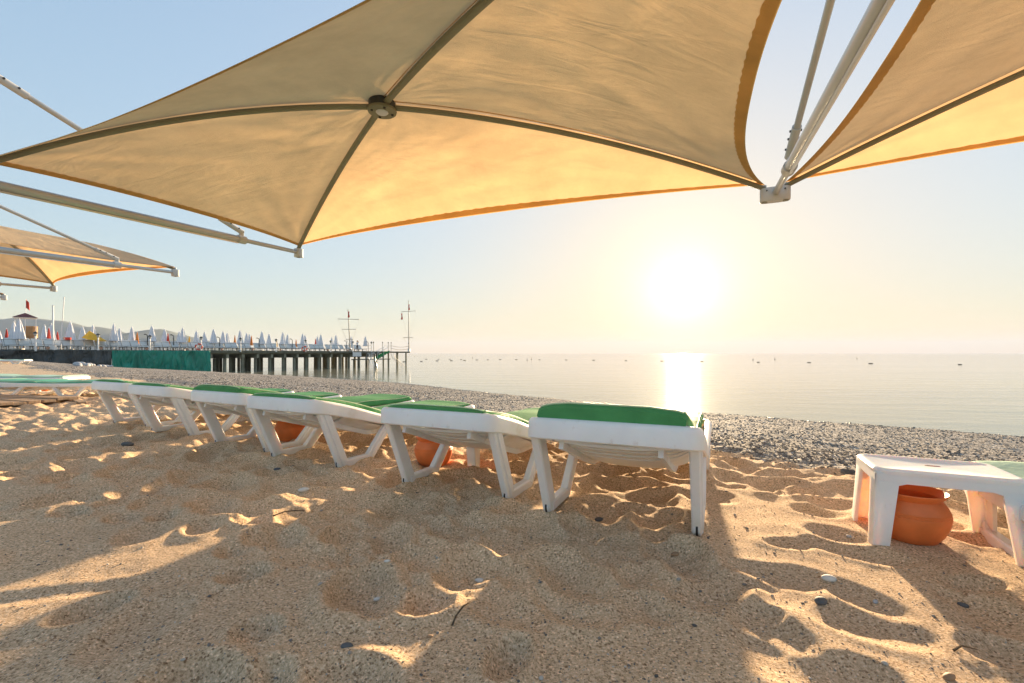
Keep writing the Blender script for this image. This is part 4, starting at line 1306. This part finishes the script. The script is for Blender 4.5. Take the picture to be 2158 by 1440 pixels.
# orange rescue can on the rope near the left
rc_ = empty('rescue_box', px(144, 714, pp(a_of_x(144), 0).y))
tag(rc_, 'small orange rescue float box on the rope at the left of the pier', 'float box')
mb = MB(); mb.box((0, 0, 0), (.52, .25, .28), ch=.05); mb.build('float_body', M['red'], rc_)
mb = MB(); mb.tube([(-.42, 0, -.1), (-.46, 0, 0), (-.42, 0, .12), (-.3, 0, .12), (-.27, 0, 0), (-.3, 0, -.12), (-.42, 0, -.1)], .035, 8); mb.build('handle', M['orange'], rc_, smooth=True)
mb = MB(); mb.bar((.05, .2, -.8), (.05, .2, .1), .04, .04, up=(0, 1, 0)); mb.build('stand', M['white'], rc_)

# bent dark shower poles
def make_bent():
    root = empty('bent_pole')
    mb = MB(); mb.tube([(0, 0, 0), (0, 0, 1.95), (-.08, 0, 2.1), (-.3, 0, 2.22)], .05, 8); mb.build('pole', M['dark_frame'], root, smooth=True)
    mb = MB(); mb.lathe([(.09, 2.12), (.11, 2.17), (.04, 2.24)], (-.32, 0, 0), 10); mb.build('shower_head', M['dark_frame'], root, smooth=True)
    return root
BP = make_bent()
for x, y, lab in [(311, 704, 'straight looking dark pole beside the third lamp post'), (366, 705, 'dark bent pole between the third and fourth lamp posts'), (463, 710, 'dark bent pole right of the first life ring'), (546, 712, 'dark bent pole left of the sixth lamp post'), (616, 714, 'dark bent pole right of the sixth lamp post'), (730, 718, 'dark bent pole at the foot of the left mast'), (776, 720, 'dark bent pole near the sea end of the sunbeds')]:
    p, zr = on_pier(x, y, 2.2)
    place(BP, p, 0, lab, 'shower pole', 'dark bent poles on the pier').scale = (1, 1, (zr - .38) / 2.24)

# watch hut
hp = px(53, 745, 60.5); hp.z = DECK
hut = empty('watch_hut', (hp.x, hp.y, DECK), R(47)); hut.scale = (.68, .68, 1.0)
tag(hut, 'round wooden watch hut with a maroon pyramid roof and red flag', 'hut')
top = .0
mb = MB(); mb.lathe([(.95, 1.7), (.98, 1.75), (.98, 3.2), (.9, 3.25)], (.75, 0, 0), 20); dr = mb.build('drum', M['wood'], hut, smooth=True)
for k in range(20):
    a = k * 2 * math.pi / 20
    mb = MB(); mb.box((.75 + .985 * math.cos(a), .985 * math.sin(a), 2.48), (.02, .03, 1.4), rz=a); mb.build('batten', M['wood'], dr)
mb = MB(); mb.box((.75, 0, 1.6), (2.2, 2.2, .12), ch=.01); mb.build('platform', M['wood'], hut)
for sx in (-.25, 1.75):
    for sy in (-1, 1): 
        mb = MB(); mb.bar((sx, sy, 0), (sx, sy, 1.54), .14, .14, up=(0, 1, 0)); mb.build('stilt', M['wood'], hut)
for sx in (-1.35, 0, 1.45):
    for sy in (-1.25, 1.25):
        mb = MB(); mb.bar((sx, sy, .0), (sx, sy, 4.27), .11, .11, up=(0, 1, 0)); mb.build('post', M['white'], hut)
mb = MB(); mb.box((0.02, 0, 4.32), (3.1, 2.9, .1), ch=.01); mb.build('eaves', M['white'], hut)
mb = MB(); mb.add([(-1.68, -1.6, 4.38), (1.68, -1.6, 4.38), (1.68, 1.6, 4.38), (-1.68, 1.6, 4.38), (0, 0, 5.0)], [(0, 1, 4), (1, 2, 4), (2, 3, 4), (3, 0, 4), (3, 2, 1, 0)]); mb.build('roof', M['roof'], hut)
mb = MB(); mb.tube([(.1, 0, 4.9), (.1, 0, 6.85)], .022, 6); fp = mb.build('flag_pole', M['white'], hut, smooth=True)
def flag_mesh(w, h, z0, m, parent, x0=0.0, seed=1):
    rows = []
    for i in range(7):
        q = i / 6
        rows.append([(x0 + q * w * (.55 + .1 * r), .12 * math.sin(q * 5 + r), z0 - r * h - q * h * .35) for r in np.linspace(0, 1, 6)])
    mb = MB(); mb.grid(rows)
    o = mb.build('flag', m, parent, smooth=True)
    o.modifiers.new('thickness', 'SOLIDIFY').thickness = .012
    return o
flag_mesh(.75, 1.1, 6.8, M['red'], hut, .12)

# plain poles
def pole_thing(top, foot, r, m, label, box=False):
    root = empty('tall_pole', foot)
    mb = MB(); mb.tube([(0, 0, 0), Vector(top) - Vector(foot)], [r, r * .7], 10); mb.build('pole', m, root, smooth=True)
    mb = MB(); mb.lathe([(r * .8, 0), (r * 1.1, .05), (r * .3, .1)], Vector(top) - Vector(foot), 10); mb.build('cap', m, root, smooth=True)
    mb = MB(); mb.box((0, 0, .2 if box else .05), (.5 if box else .3, .3, .52 if box else .1), ch=.02); mb.build('base', M['white'], root)
    return tag(root, label, 'pole')
d_ = pp(a_of_x(105), -.35).y
q_ = pp(a_of_x(105), -.0); pole_thing((px(105, 645, q_.y).x, q_.y + .3, px(105, 645, q_.y).z), (q_.x, q_.y + .3, DECK), .085, M['white'], 'tall straight white pole on a white block near the watch hut', True)
q_ = px(127.5, 745, pp(a_of_x(129), 3.0).y); pole_thing(tuple(px(135, 628, q_.y)), (q_.x, q_.y, DECK), .05, M['white'], 'thin leaning white pole right of the tall straight one')

# signal masts with yards
def mast(xb, yb, xt, yt, d, yards, label, flags):
    b = px(xb, yb, d); b.z = DECK; t = px(xt, yt, d)
    root = empty('signal_mast', b)
    tag(root, label, 'mast', 'signal masts on the pier')
    mb = MB(); mb.tube([(0, 0, 0), t - b], [.11, .05], 10); mb.build('mast_pole', M['pole'], root, smooth=True)
    mb = MB(); mb.lathe([(.08, 0), (.1, .06), (.03, .14)], t - b, 8); mb.build('truck', M['pole'], root, smooth=True)
    mb = MB(); mb.box((0, 0, .25), (.45, .45, .5), ch=.02); mb.build('base', M['white'], root)
    for (x0, y0, x1, y1) in yards:
        mb = MB(); mb.tube([px(x0, y0, d - .12) - b, px(x1, y1, d - .12) - b], .045, 8); mb.build('yard', M['pole'], root, smooth=True)
        for (x, y) in ((x0, y0), (x1, y1)):
            mb = MB(); mb.tube([px(x, y, d - .12) - b, Vector((0, 0, max(.6, (px(x, y, d) - b).z - 6)))], .008, 4); mb.build('stay', M['pole'], root)
    for (x, y, h, m) in flags:
        f0 = px(x, y, d - .2) - b
        rows = [[(f0.x + q * .16 + .05 * math.sin(r * 6 + q * 3), f0.y + .08 * math.sin(q * 9 + r * 4), f0.z - r * h) for q in np.linspace(-.5, 1, 6)] for r in np.linspace(0, 1, 9)]
        mb = MB(); mb.grid(rows); o = mb.build('flag', m, root, smooth=True); o.modifiers.new('thickness', 'SOLIDIFY').thickness = .012
    return root
mast(738, 740, 733.5, 654, pp(a_of_x(738), 3.0).y, [(712, 672.5, 757.5, 673.5), (720, 694.2, 751, 694.2), (729, 715.5, 745, 715.5)], 'signal mast with three yards and a furled red flag, above the parasols', [(734.5, 657, 1.0, M['red'])])
mast(862, 740, 861, 635, pp(a_of_x(862), .35).y, [(845.5, 657.5, 876, 655.4), (850, 711.5, 871, 711.5)], 'tall signal mast with two yards at the outermost tip of the pier', [(861.5, 642, 1.1, M['red']), (846.5, 661, 1.2, M['red'])])

# narrow tip platform beyond the main deck
ta0, ta1 = a_of_x(815), a_of_x(864)
tip = empty('tip_platform', pp(ta0, 0, SEA_Z))
tag(tip, 'narrow platform on slim posts at the sea end of the pier', 'platform')
to = pp(ta0, 0, SEA_Z)
def tbox(name, a0, a1, w0, w1, z0, z1, m):
    mb = MB(); mb.box(pp((a0 + a1) / 2, (w0 + w1) / 2, (z0 + z1) / 2) - to, (a1 - a0, w1 - w0, z1 - z0), rz=rz_p, ch=.01); return mb.build(name, m, tip)
tbox('deck', PIER_B + .02, ta1, .0, 3.2, DECK - .30, DECK - .02, M['deck_edge'])
for a in (a_of_x(840.5), ta1 - .6, a_of_x(812)):
    for w in (.5, 2.7):
        p = pp(a, w) - to
        mb = MB(); mb.tube([Vector((p.x, p.y, -.8)), Vector((p.x, p.y, DECK - .302 - SEA_Z))], .15, 10); mb.build('post', M['concrete'], tip, smooth=True)
for x0, x1 in ((826, 862),):
    a0, a1 = a_of_x(x0), a_of_x(x1)
    for z in (1.05, .55):
        mb = MB(); mb.tube([pp(a0 + (a1 - a0) * q, .1, DECK + z - .9 * q * (1 - q)) - to for q in np.linspace(0, 1, 12)], .03, 6); mb.build('rope', M['rope'], tip, smooth=True)
for x in (788, 807, 819, 825, 862):
    a = a_of_x(x)
    mb = MB(); p = pp(a, .1, DECK) - to; mb.tube([p, p + Vector((0, 0, 1.5))], .045, 8); q = mb.build('rail_post', M['pole'], tip, smooth=True)
    mb = MB(); mb.lathe([(.06, 1.5), (.10, 1.62), (.05, 1.74)], p, 8); mb.build('lantern', M['dark_frame'], q, smooth=True)
mb = MB(); mb.tube([pp(a_of_x(807), .1, DECK + .35) - to, pp(a_of_x(811), .1, DECK + 1.0) - to, pp(a_of_x(825), .1, DECK + 1.0) - to], .03, 6); mb.build('handrail', M['steel'], tip, smooth=True)

# boarding landing below the deck, with its steps and ladders
la0, la1 = a_of_x(738), a_of_x(806)
land = empty('boarding_landing', pp(la0, -1.6, SEA_Z))
tag(land, 'low landing stage with a white panel beside the pier near its sea end', 'landing')
lo_ = pp(la0, -1.6, SEA_Z)
def lbox(name, a0, a1, w0, w1, z0, z1, m):
    mb = MB(); mb.box(pp((a0 + a1) / 2, (w0 + w1) / 2, (z0 + z1) / 2) - lo_, (a1 - a0, w1 - w0, z1 - z0), rz=rz_p, ch=.01); return mb.build(name, m, land)
LZ = SEA_Z + 1.45
lbox('deck', la0, la1, -2.0, -.25, LZ - .16, LZ, M['deck_edge'])
lbox('panel', la0 + .3, a_of_x(759), -.30, -.22, LZ + .4, LZ + 1.15, M['white'])
for a in (la0 + .3, (la0 + la1) / 2, la1 - .3):
    for w in (-1.85, -.45):
        p = pp(a, w) - lo_
        mb = MB(); mb.tube([Vector((p.x, p.y, -.8)), Vector((p.x, p.y, LZ - SEA_Z - .162))], .09, 8); mb.build('post', M['concrete'], land, smooth=True)
# green carpeted stairs from the deck down to the landing
ga0, ga1 = a_of_x(783), a_of_x(809)
gs = empty('green_stairs', pp(ga0, -.7, LZ))
tag(gs, 'green carpeted steps leading down from the pier deck', 'stairs')
g_o = pp(ga0, -.7, LZ)
ns = 7
for k in range(ns):
    q0, q1 = k / ns, (k + 1) / ns
    z = LZ + (DECK - LZ) * (k + 1) / ns
    mb = MB(); mb.box(pp(ga0 + (ga1 - ga0) * (q0 + q1) / 2, -.85, z - .14) - g_o, ((ga1 - ga0) / ns * .98, 1.1, .26), rz=rz_p, ch=.005); mb.build('step', M['green_mat'], gs)
mb = MB(); mb.add([tuple(pp(ga0, -1.42, LZ + .02) - g_o), tuple(pp(ga1, -1.42, DECK - .1) - g_o), tuple(pp(ga1, -1.42, DECK + .15) - g_o), tuple(pp(ga0, -1.42, LZ + .6) - g_o)], [(0, 1, 2, 3)])
sc_ = mb.build('side_cloth', M['green_mat'], gs); sc_.modifiers.new('thickness', 'SOLIDIFY').thickness = .02
for w in (-1.46, -.28):
    mb = MB(); mb.tube([pp(ga0 - .2, w, LZ + .95) - g_o, pp(ga1 - .3, w, DECK + .75) - g_o], .035, 6); mb.build('handrail', M['steel'], gs, smooth=True)
    for q in (0, .5):
        mb = MB(); mb.tube([pp(ga0 + (ga1 - ga0) * q, w, LZ) - g_o, pp(ga0 + (ga1 - ga0) * q, w, LZ + .95 + (DECK - LZ) * q) - g_o], .035, 6); mb.build('rail_post', M['steel'], gs, smooth=True)
# bathing ladders
def ladder(x, label):
    a = a_of_x(x)
    b = pp(a, -2.02, LZ)
    root = empty('bathing_ladder', b, rz_p)
    for s in (-.28, .28):
        pts = [(s, .35, .0), (s, .35, .75), (s, .22, .98), (s, .0, 1.02), (s, -.15, .85), (s, -.2, 0), (s, -.75, -1.7)]
        mb = MB(); mb.tube(pts, .04, 8); mb.build('side_rail', M['steel'], root, smooth=True)
    for k in range(6):
        z = -.1 - k * .27
        mb = MB(); mb.bar((-.28, -.2 + z * .32, z), (.28, -.2 + z * .32, z), .10, .03, ch=.004); mb.build('rung', M['steel'], root)
    return tag(root, label, 'ladder', 'white tube ladders of the landing')
ladder(761, 'left white tube ladder from the landing into the water')
ladder(769, 'right white tube ladder from the landing into the water')
# steep steps under the tip
a0 = a_of_x(823); root = empty('metal_steps', pp(a0, -.2, SEA_Z), rz_p)
tag(root, 'steep metal steps hanging from the tip platform to the water', 'steps')
for s in (-.35, .35):
    mb = MB(); mb.tube([(0, s - .2, 2.4), (.5, s - .2, 1.5), (3.0, s - .2, .05)], .04, 6); mb.build('stringer', M['pole'], root, smooth=True)
for k in range(6):
    q = k / 5
    mb = MB(); mb.box((.6 + 2.2 * q, -.2, 1.42 - 1.28 * q), (.25, .72, .04), ch=.004); mb.build('tread', M['pole'], root)

# ------------------------------------------------------------------ person on the pier, hand raised to the head
def make_person(loc, rz):
    root = empty('person', loc, rz)
    tag(root, 'person in a pale shirt with one hand raised to the head, among sunbeds', 'person')
    J = {'pel': (0, 0, .95), 'wai': (0, 0, 1.10), 'che': (0, -.01, 1.32), 'nek': (0, 0, 1.47), 'nk2': (0, .0, 1.53), 'hd0': (0, .015, 1.60), 'hd1': (0, .01, 1.69), 'hd2': (0, .0, 1.76),
         'sl': (-.19, 0, 1.42), 'el': (-.44, .05, 1.55), 'wl': (-.22, .08, 1.70), 'fl': (-.13, .09, 1.72),
         'sr': (.19, 0, 1.42), 'er': (.36, -.04, 1.18), 'wr': (.2, .12, 1.08), 'fr': (.13, .15, 1.07),
         'hl': (-.10, 0, .90), 'kl': (-.11, .02, .50), 'al': (-.11, -.02, .09), 'tl': (-.12, .15, .04), 'hr': (.10, 0, .90), 'kr': (.12, .02, .50), 'ar': (.13, -.02, .09), 'tr': (.14, .15, .04)}
    rad = {'pel': .15, 'wai': .135, 'che': .16, 'nek': .075, 'nk2': .058, 'hd0': .085, 'hd1': .10, 'hd2': .075, 'sl': .075, 'el': .048, 'wl': .032, 'fl': .036, 'sr': .075, 'er': .048, 'wr': .032, 'fr': .036,
           'hl': .10, 'kl': .062, 'al': .042, 'tl': .035, 'hr': .10, 'kr': .062, 'ar': .042, 'tr': .035}
    E = [('pel', 'wai'), ('wai', 'che'), ('che', 'nek'), ('nek', 'nk2'), ('nk2', 'hd0'), ('hd0', 'hd1'), ('hd1', 'hd2'), ('che', 'sl'), ('sl', 'el'), ('el', 'wl'), ('wl', 'fl'), ('che', 'sr'), ('sr', 'er'), ('er', 'wr'), ('wr', 'fr'), ('pel', 'hl'), ('hl', 'kl'), ('kl', 'al'), ('al', 'tl'), ('pel', 'hr'), ('hr', 'kr'), ('kr', 'ar'), ('ar', 'tr')]
    keys = list(J)
    me = bpy.data.meshes.new('body')
    me.from_pydata([J[k] for k in keys], [(keys.index(a), keys.index(b)) for a, b in E], [])
    o = bpy.data.objects.new('body', me); COL.objects.link(o); o.parent = root
    sk = o.modifiers.new('skin', 'SKIN')
    for i, k in enumerate(keys):
        me.skin_vertices[0].data[i].radius = (rad[k], rad[k] * (.72 if k in ('pel', 'wai', 'che') else 1))
    me.skin_vertices[0].data[0].use_root = True
    o.modifiers.new('smooth', 'SUBSURF').levels = 1
    o.modifiers['smooth'].render_levels = 2
    m, n, l, b = new_mat('person_clothes')
    tc = n.new('ShaderNodeTexCoord'); sp = n.new('ShaderNodeSeparateXYZ'); l.new(tc.outputs['Object'], sp.inputs[0])
    r = ramp(n, [(0, (.03, .035, .06)), (.565, (.03, .035, .06)), (.566, (.62, .66, .76)), (.80, (.62, .66, .76)), (.801, (.45, .27, .19)), (1, (.45, .27, .19))])
    r.color_ramp.interpolation = 'CONSTANT'
    dv = n.new('ShaderNodeMath'); dv.operation = 'DIVIDE'; dv.inputs[1].default_value = 1.85
    l.new(sp.outputs['Z'], dv.inputs[0]); l.new(dv.outputs[0], r.inputs['Fac']); l.new(r.outputs[0], b.inputs['Base Color'])
    b.inputs['Roughness'].default_value = .8
    me.materials.append(m)
    mb = MB(); mb.lathe([(.02, 1.64), (.108, 1.68), (.112, 1.74), (.09, 1.80), (.04, 1.83), (.01, 1.835)], (0, -.012, 0), 14); mb.build('hair', M['hair'], root, smooth=True)
    return root
pq = px(753, 745, 77.5)
make_person((pq.x, pq.y, DECK), R(150))

# ------------------------------------------------------------------ buoys and floats on the water
def float_mesh():
    root = empty('sea_float')
    mb = MB(); mb.tube([(-.5, 0, .1), (-.42, 0, .1), (-.38, 0, .1), (.38, 0, .1), (.42, 0, .1), (.5, 0, .1)], [.05, .13, .15, .15, .13, .05], 10); mb.build('float_body', M['buoy'], root, smooth=True)
    return root
def buoy_mesh():
    root = empty('marker_buoy')
    mb = MB(); mb.lathe([(.1, -.2), (.32, 0), (.36, .2), (.28, .42), (.1, .55), (.07, 1.0), (.03, 1.02)], n=12); mb.build('buoy_body', M['buoy'], root, smooth=True)
    mb = MB(); mb.lathe([(.02, 1.0), (.16, 1.1), (.16, 1.25), (.02, 1.35)], n=10); mb.build('top_mark', M['buoy'], root, smooth=True)
    return root
FL, BU = float_mesh(), buoy_mesh()
floats = [(852, 763), (888, 762), (898, 757.5), (921, 761), (924, 757.5), (948, 757.5), (951, 760.5), (972, 758), (979, 760), (1005, 759), (1028, 758.6), (1054, 758), (1088, 758.3), (1137, 758.6), (1193, 759), (1251, 759.5), (1319, 760.5), (1395, 761.5), (1479, 762.5), (1598, 764), (1705, 764.5), (1835, 766.5), (2023, 769)]
for i, (x, y) in enumerate(floats):
    p = px_plane(x, y, SEA_Z)
    if x == 2023: lab = 'rightmost and largest dark float on the calm sea'
    elif x == 1835: lab = 'second dark float from the right on the calm sea'
    elif x == 1705: lab = 'third dark float from the right on the calm sea'
    elif x == 1598: lab = 'dark float just right of the sun glitter on the sea'
    elif x == 1479: lab = 'dark float at the right rim of the sun glitter'
    elif x == 1395: lab = 'dark float at the left rim of the sun glitter'
    else: lab = 'dark float on the sea right of the pier tip, %s from the left' % ORD[i]
    o = place(FL, (p.x, p.y, SEA_Z), R(20 - i * 1.5), lab, 'float', 'dark floats in a line on the sea')
    o.scale = (.75, .7, .6) if i % 3 == 1 else (.95, .7, .6)
for i, (x, y, lab) in enumerate([(874, 752, 'marker buoy farthest left, near the tip mast'), (996, 755, 'marker buoy above the middle of the float line'), (1120, 758, 'upright marker buoy left of the sun glitter'), (1111, 759.5, 'shorter marker buoy beside the upright one'), (1587, 759, 'left one of two marker buoys right of the sun'), (1633, 758.5, 'right one of two marker buoys right of the sun'), (1806, 756.5, 'lone marker buoy far right near the horizon')]):
    p = px_plane(x, y, SEA_Z)
    place(BU, (p.x, p.y, SEA_Z), i, lab, 'buoy', 'marker buoys on the sea').scale = (.5, .5, .5 + .08 * (i % 3))

# ------------------------------------------------------------------ stones and twigs lying about
def stone(name, x, y, size, m, label, flat=.6, rz=0.0, group=None, sink=.25, lift=0.0):
    rr2 = random.Random(int(x * 1000) + int(y * 77))
    mb = MB()
    n1, n2 = 9, 14
    rows = []
    sh = [rr2.uniform(.9, 1.1) for _ in range(n2)]
    for i in range(n1):
        t = math.pi * i / (n1 - 1)
        row = []
        for k in range(n2):
            a = 2 * math.pi * k / n2
            s = sh[k] * .5 + .5
            row.append((size * 1.25 * s * math.sin(t) * math.cos(a), size * .8 * s * math.sin(t) * math.sin(a), size * flat * math.cos(t)))
        rows.append(row + [row[0]])
    mb.grid(rows)
    o = mb.build(name, m, None, smooth=True)
    o.location = (x, y, gz(x, y) + size * flat * (1 - 2 * sink) + lift)
    o.rotation_euler = (rr2.uniform(-.2, .2), rr2.uniform(-.2, .2), rz)
    return tag(o, label, 'stone', group)
def on_sand(xp, yp):
    p = px_plane(xp, yp, 0.0)
    for _ in range(6): p = px_plane(xp, yp, gz(p.x, p.y))
    return p
for xp, yp, wpx, m, lab, rz in [(1747, 1217, 25, 'stone_white', 'smooth white oval pebble on the sand left of the low table', -.3), (1730, 1270, 28, 'stone_dark', 'dark grey pebble half buried below the white oval one', .4), (2030, 1263, 18, 'stone_dark', 'small dark flat pebble on the sand below the terracotta pot', -.5),
                                (1012, 1185, 20, 'stone_white', 'pale pebble in the light streak at centre foreground', 0), (1262, 1098, 17, 'stone_dark', 'dark round stone beside a hollow in front of the nearest lounger', .2), (1423, 1143, 15, 'stone_brown', 'small brown stone at the foot of the nearest lounger leg', .1),
                                (1790, 1128, 12, 'stone_pale', 'small pale stone left of the near table leg', 0), (795, 1265, 16, 'stone_white', 'small white shell piece on the sand left of the light streak', .8), (816, 1200, 12, 'stone_white', 'tiny white shell piece above the light streak', .2),
                                (268, 948, 22, 'stone_dark', 'dark flat pebble on the sand left of the lounger row', 0), (2000, 1430, 26, 'stone_brown', 'brown pebble at the lower right edge of the photo', .3), (1845, 1268, 12, 'stone_pale', 'pale pebble right of the dark half buried one', .5), (585, 983, 14, 'stone_dark', 'dark pebble in a hollow before the third lounger', .1),
                                (640, 1035, 20, 'stone_white', 'white shell fragment in the sunlit patch left of centre', .4), (731, 1364, 22, 'stone_dark', 'dark pebble in the lower left light streak', .2), (905, 1343, 12, 'stone_brown', 'small reddish pebble left of the upright twig', .2)]:
    p = on_sand(xp, yp)
    stone('loose_stone', p.x, p.y, wpx / F * p.y / 2.2, M[m], lab, .55, rz, 'single stones on the sand')
# upright twig and lying twigs
def twig(xp, yp, pts, label):
    p = on_sand(xp, yp)
    root_z = gz(p.x, p.y)
    mb = MB(); mb.tube([Vector(q) for q in pts], [.0032] + [.0026] * (len(pts) - 2) + [.0012], 6)
    o = mb.build('twig', M['twig'], None, smooth=True, loc=(p.x, p.y, root_z + .003))
    return tag(o, label, 'twig', 'dry twigs on the sand')
twig(950, 1320, [(0, 0, -.01), (.012, .015, .016), (.03, .04, .030), (.045, .05, .034)], 'dry twig sticking up from the sand at centre foreground')
twig(575, 1090, [(0, 0, .002), (.04, .03, .012), (.08, .05, .010), (.12, .06, .006)], 'thin curved twig lying on the sand left of centre')
twig(2010, 1375, [(0, 0, .002), (.03, .01, .008), (.06, .0, .004)], 'short twig on the sand at lower right')
# row of bigger pale stones in front of the nets
srn = random.Random(5)
for i in range(26):
    xp = 162 + i * 2.9 + srn.uniform(-3, 3)
    yp = 769.5 + .035 * (xp - 162) + srn.uniform(-1.6, 2.6)
    d = 43.5 + (xp - 162) * .03
    for _ in range(4):
        x = (xp - 1079) / F * d; z = gz(x, d); d = min(60, max(20, (EYE - z) * F / (yp - 745)))
    x = (xp - 1079) / F * d
    stone('pale_boulder', x, d, srn.uniform(.16, .32), M['stone_pale'], 'pale rounded stone in the heap before the shade nets', .6, srn.uniform(0, 3), 'heap of pale stones by the nets')

# ------------------------------------------------------------------ sea haze
mb = MB(); mb.box((0, 3600, 110), (18400, 11900, 240))
hz = mb.build('haze', M['white'])
hz.data.materials.clear()
m = bpy.data.materials.new('haze_air'); m.use_nodes = True
n, l = m.node_tree.nodes, m.node_tree.links
n.clear()
ho = n.new('ShaderNodeOutputMaterial'); hv = n.new('ShaderNodeVolumePrincipled')
hv.inputs['Color'].default_value = (.60, .73, 1.0, 1); hv.inputs['Density'].default_value = 9.5e-5; hv.inputs['Anisotropy'].default_value = .0
l.new(hv.outputs[0], ho.inputs['Volume'])
hz.data.materials.append(m)
tag(hz, 'thin pale sea haze over bay and beach', 'haze', kind='stuff')
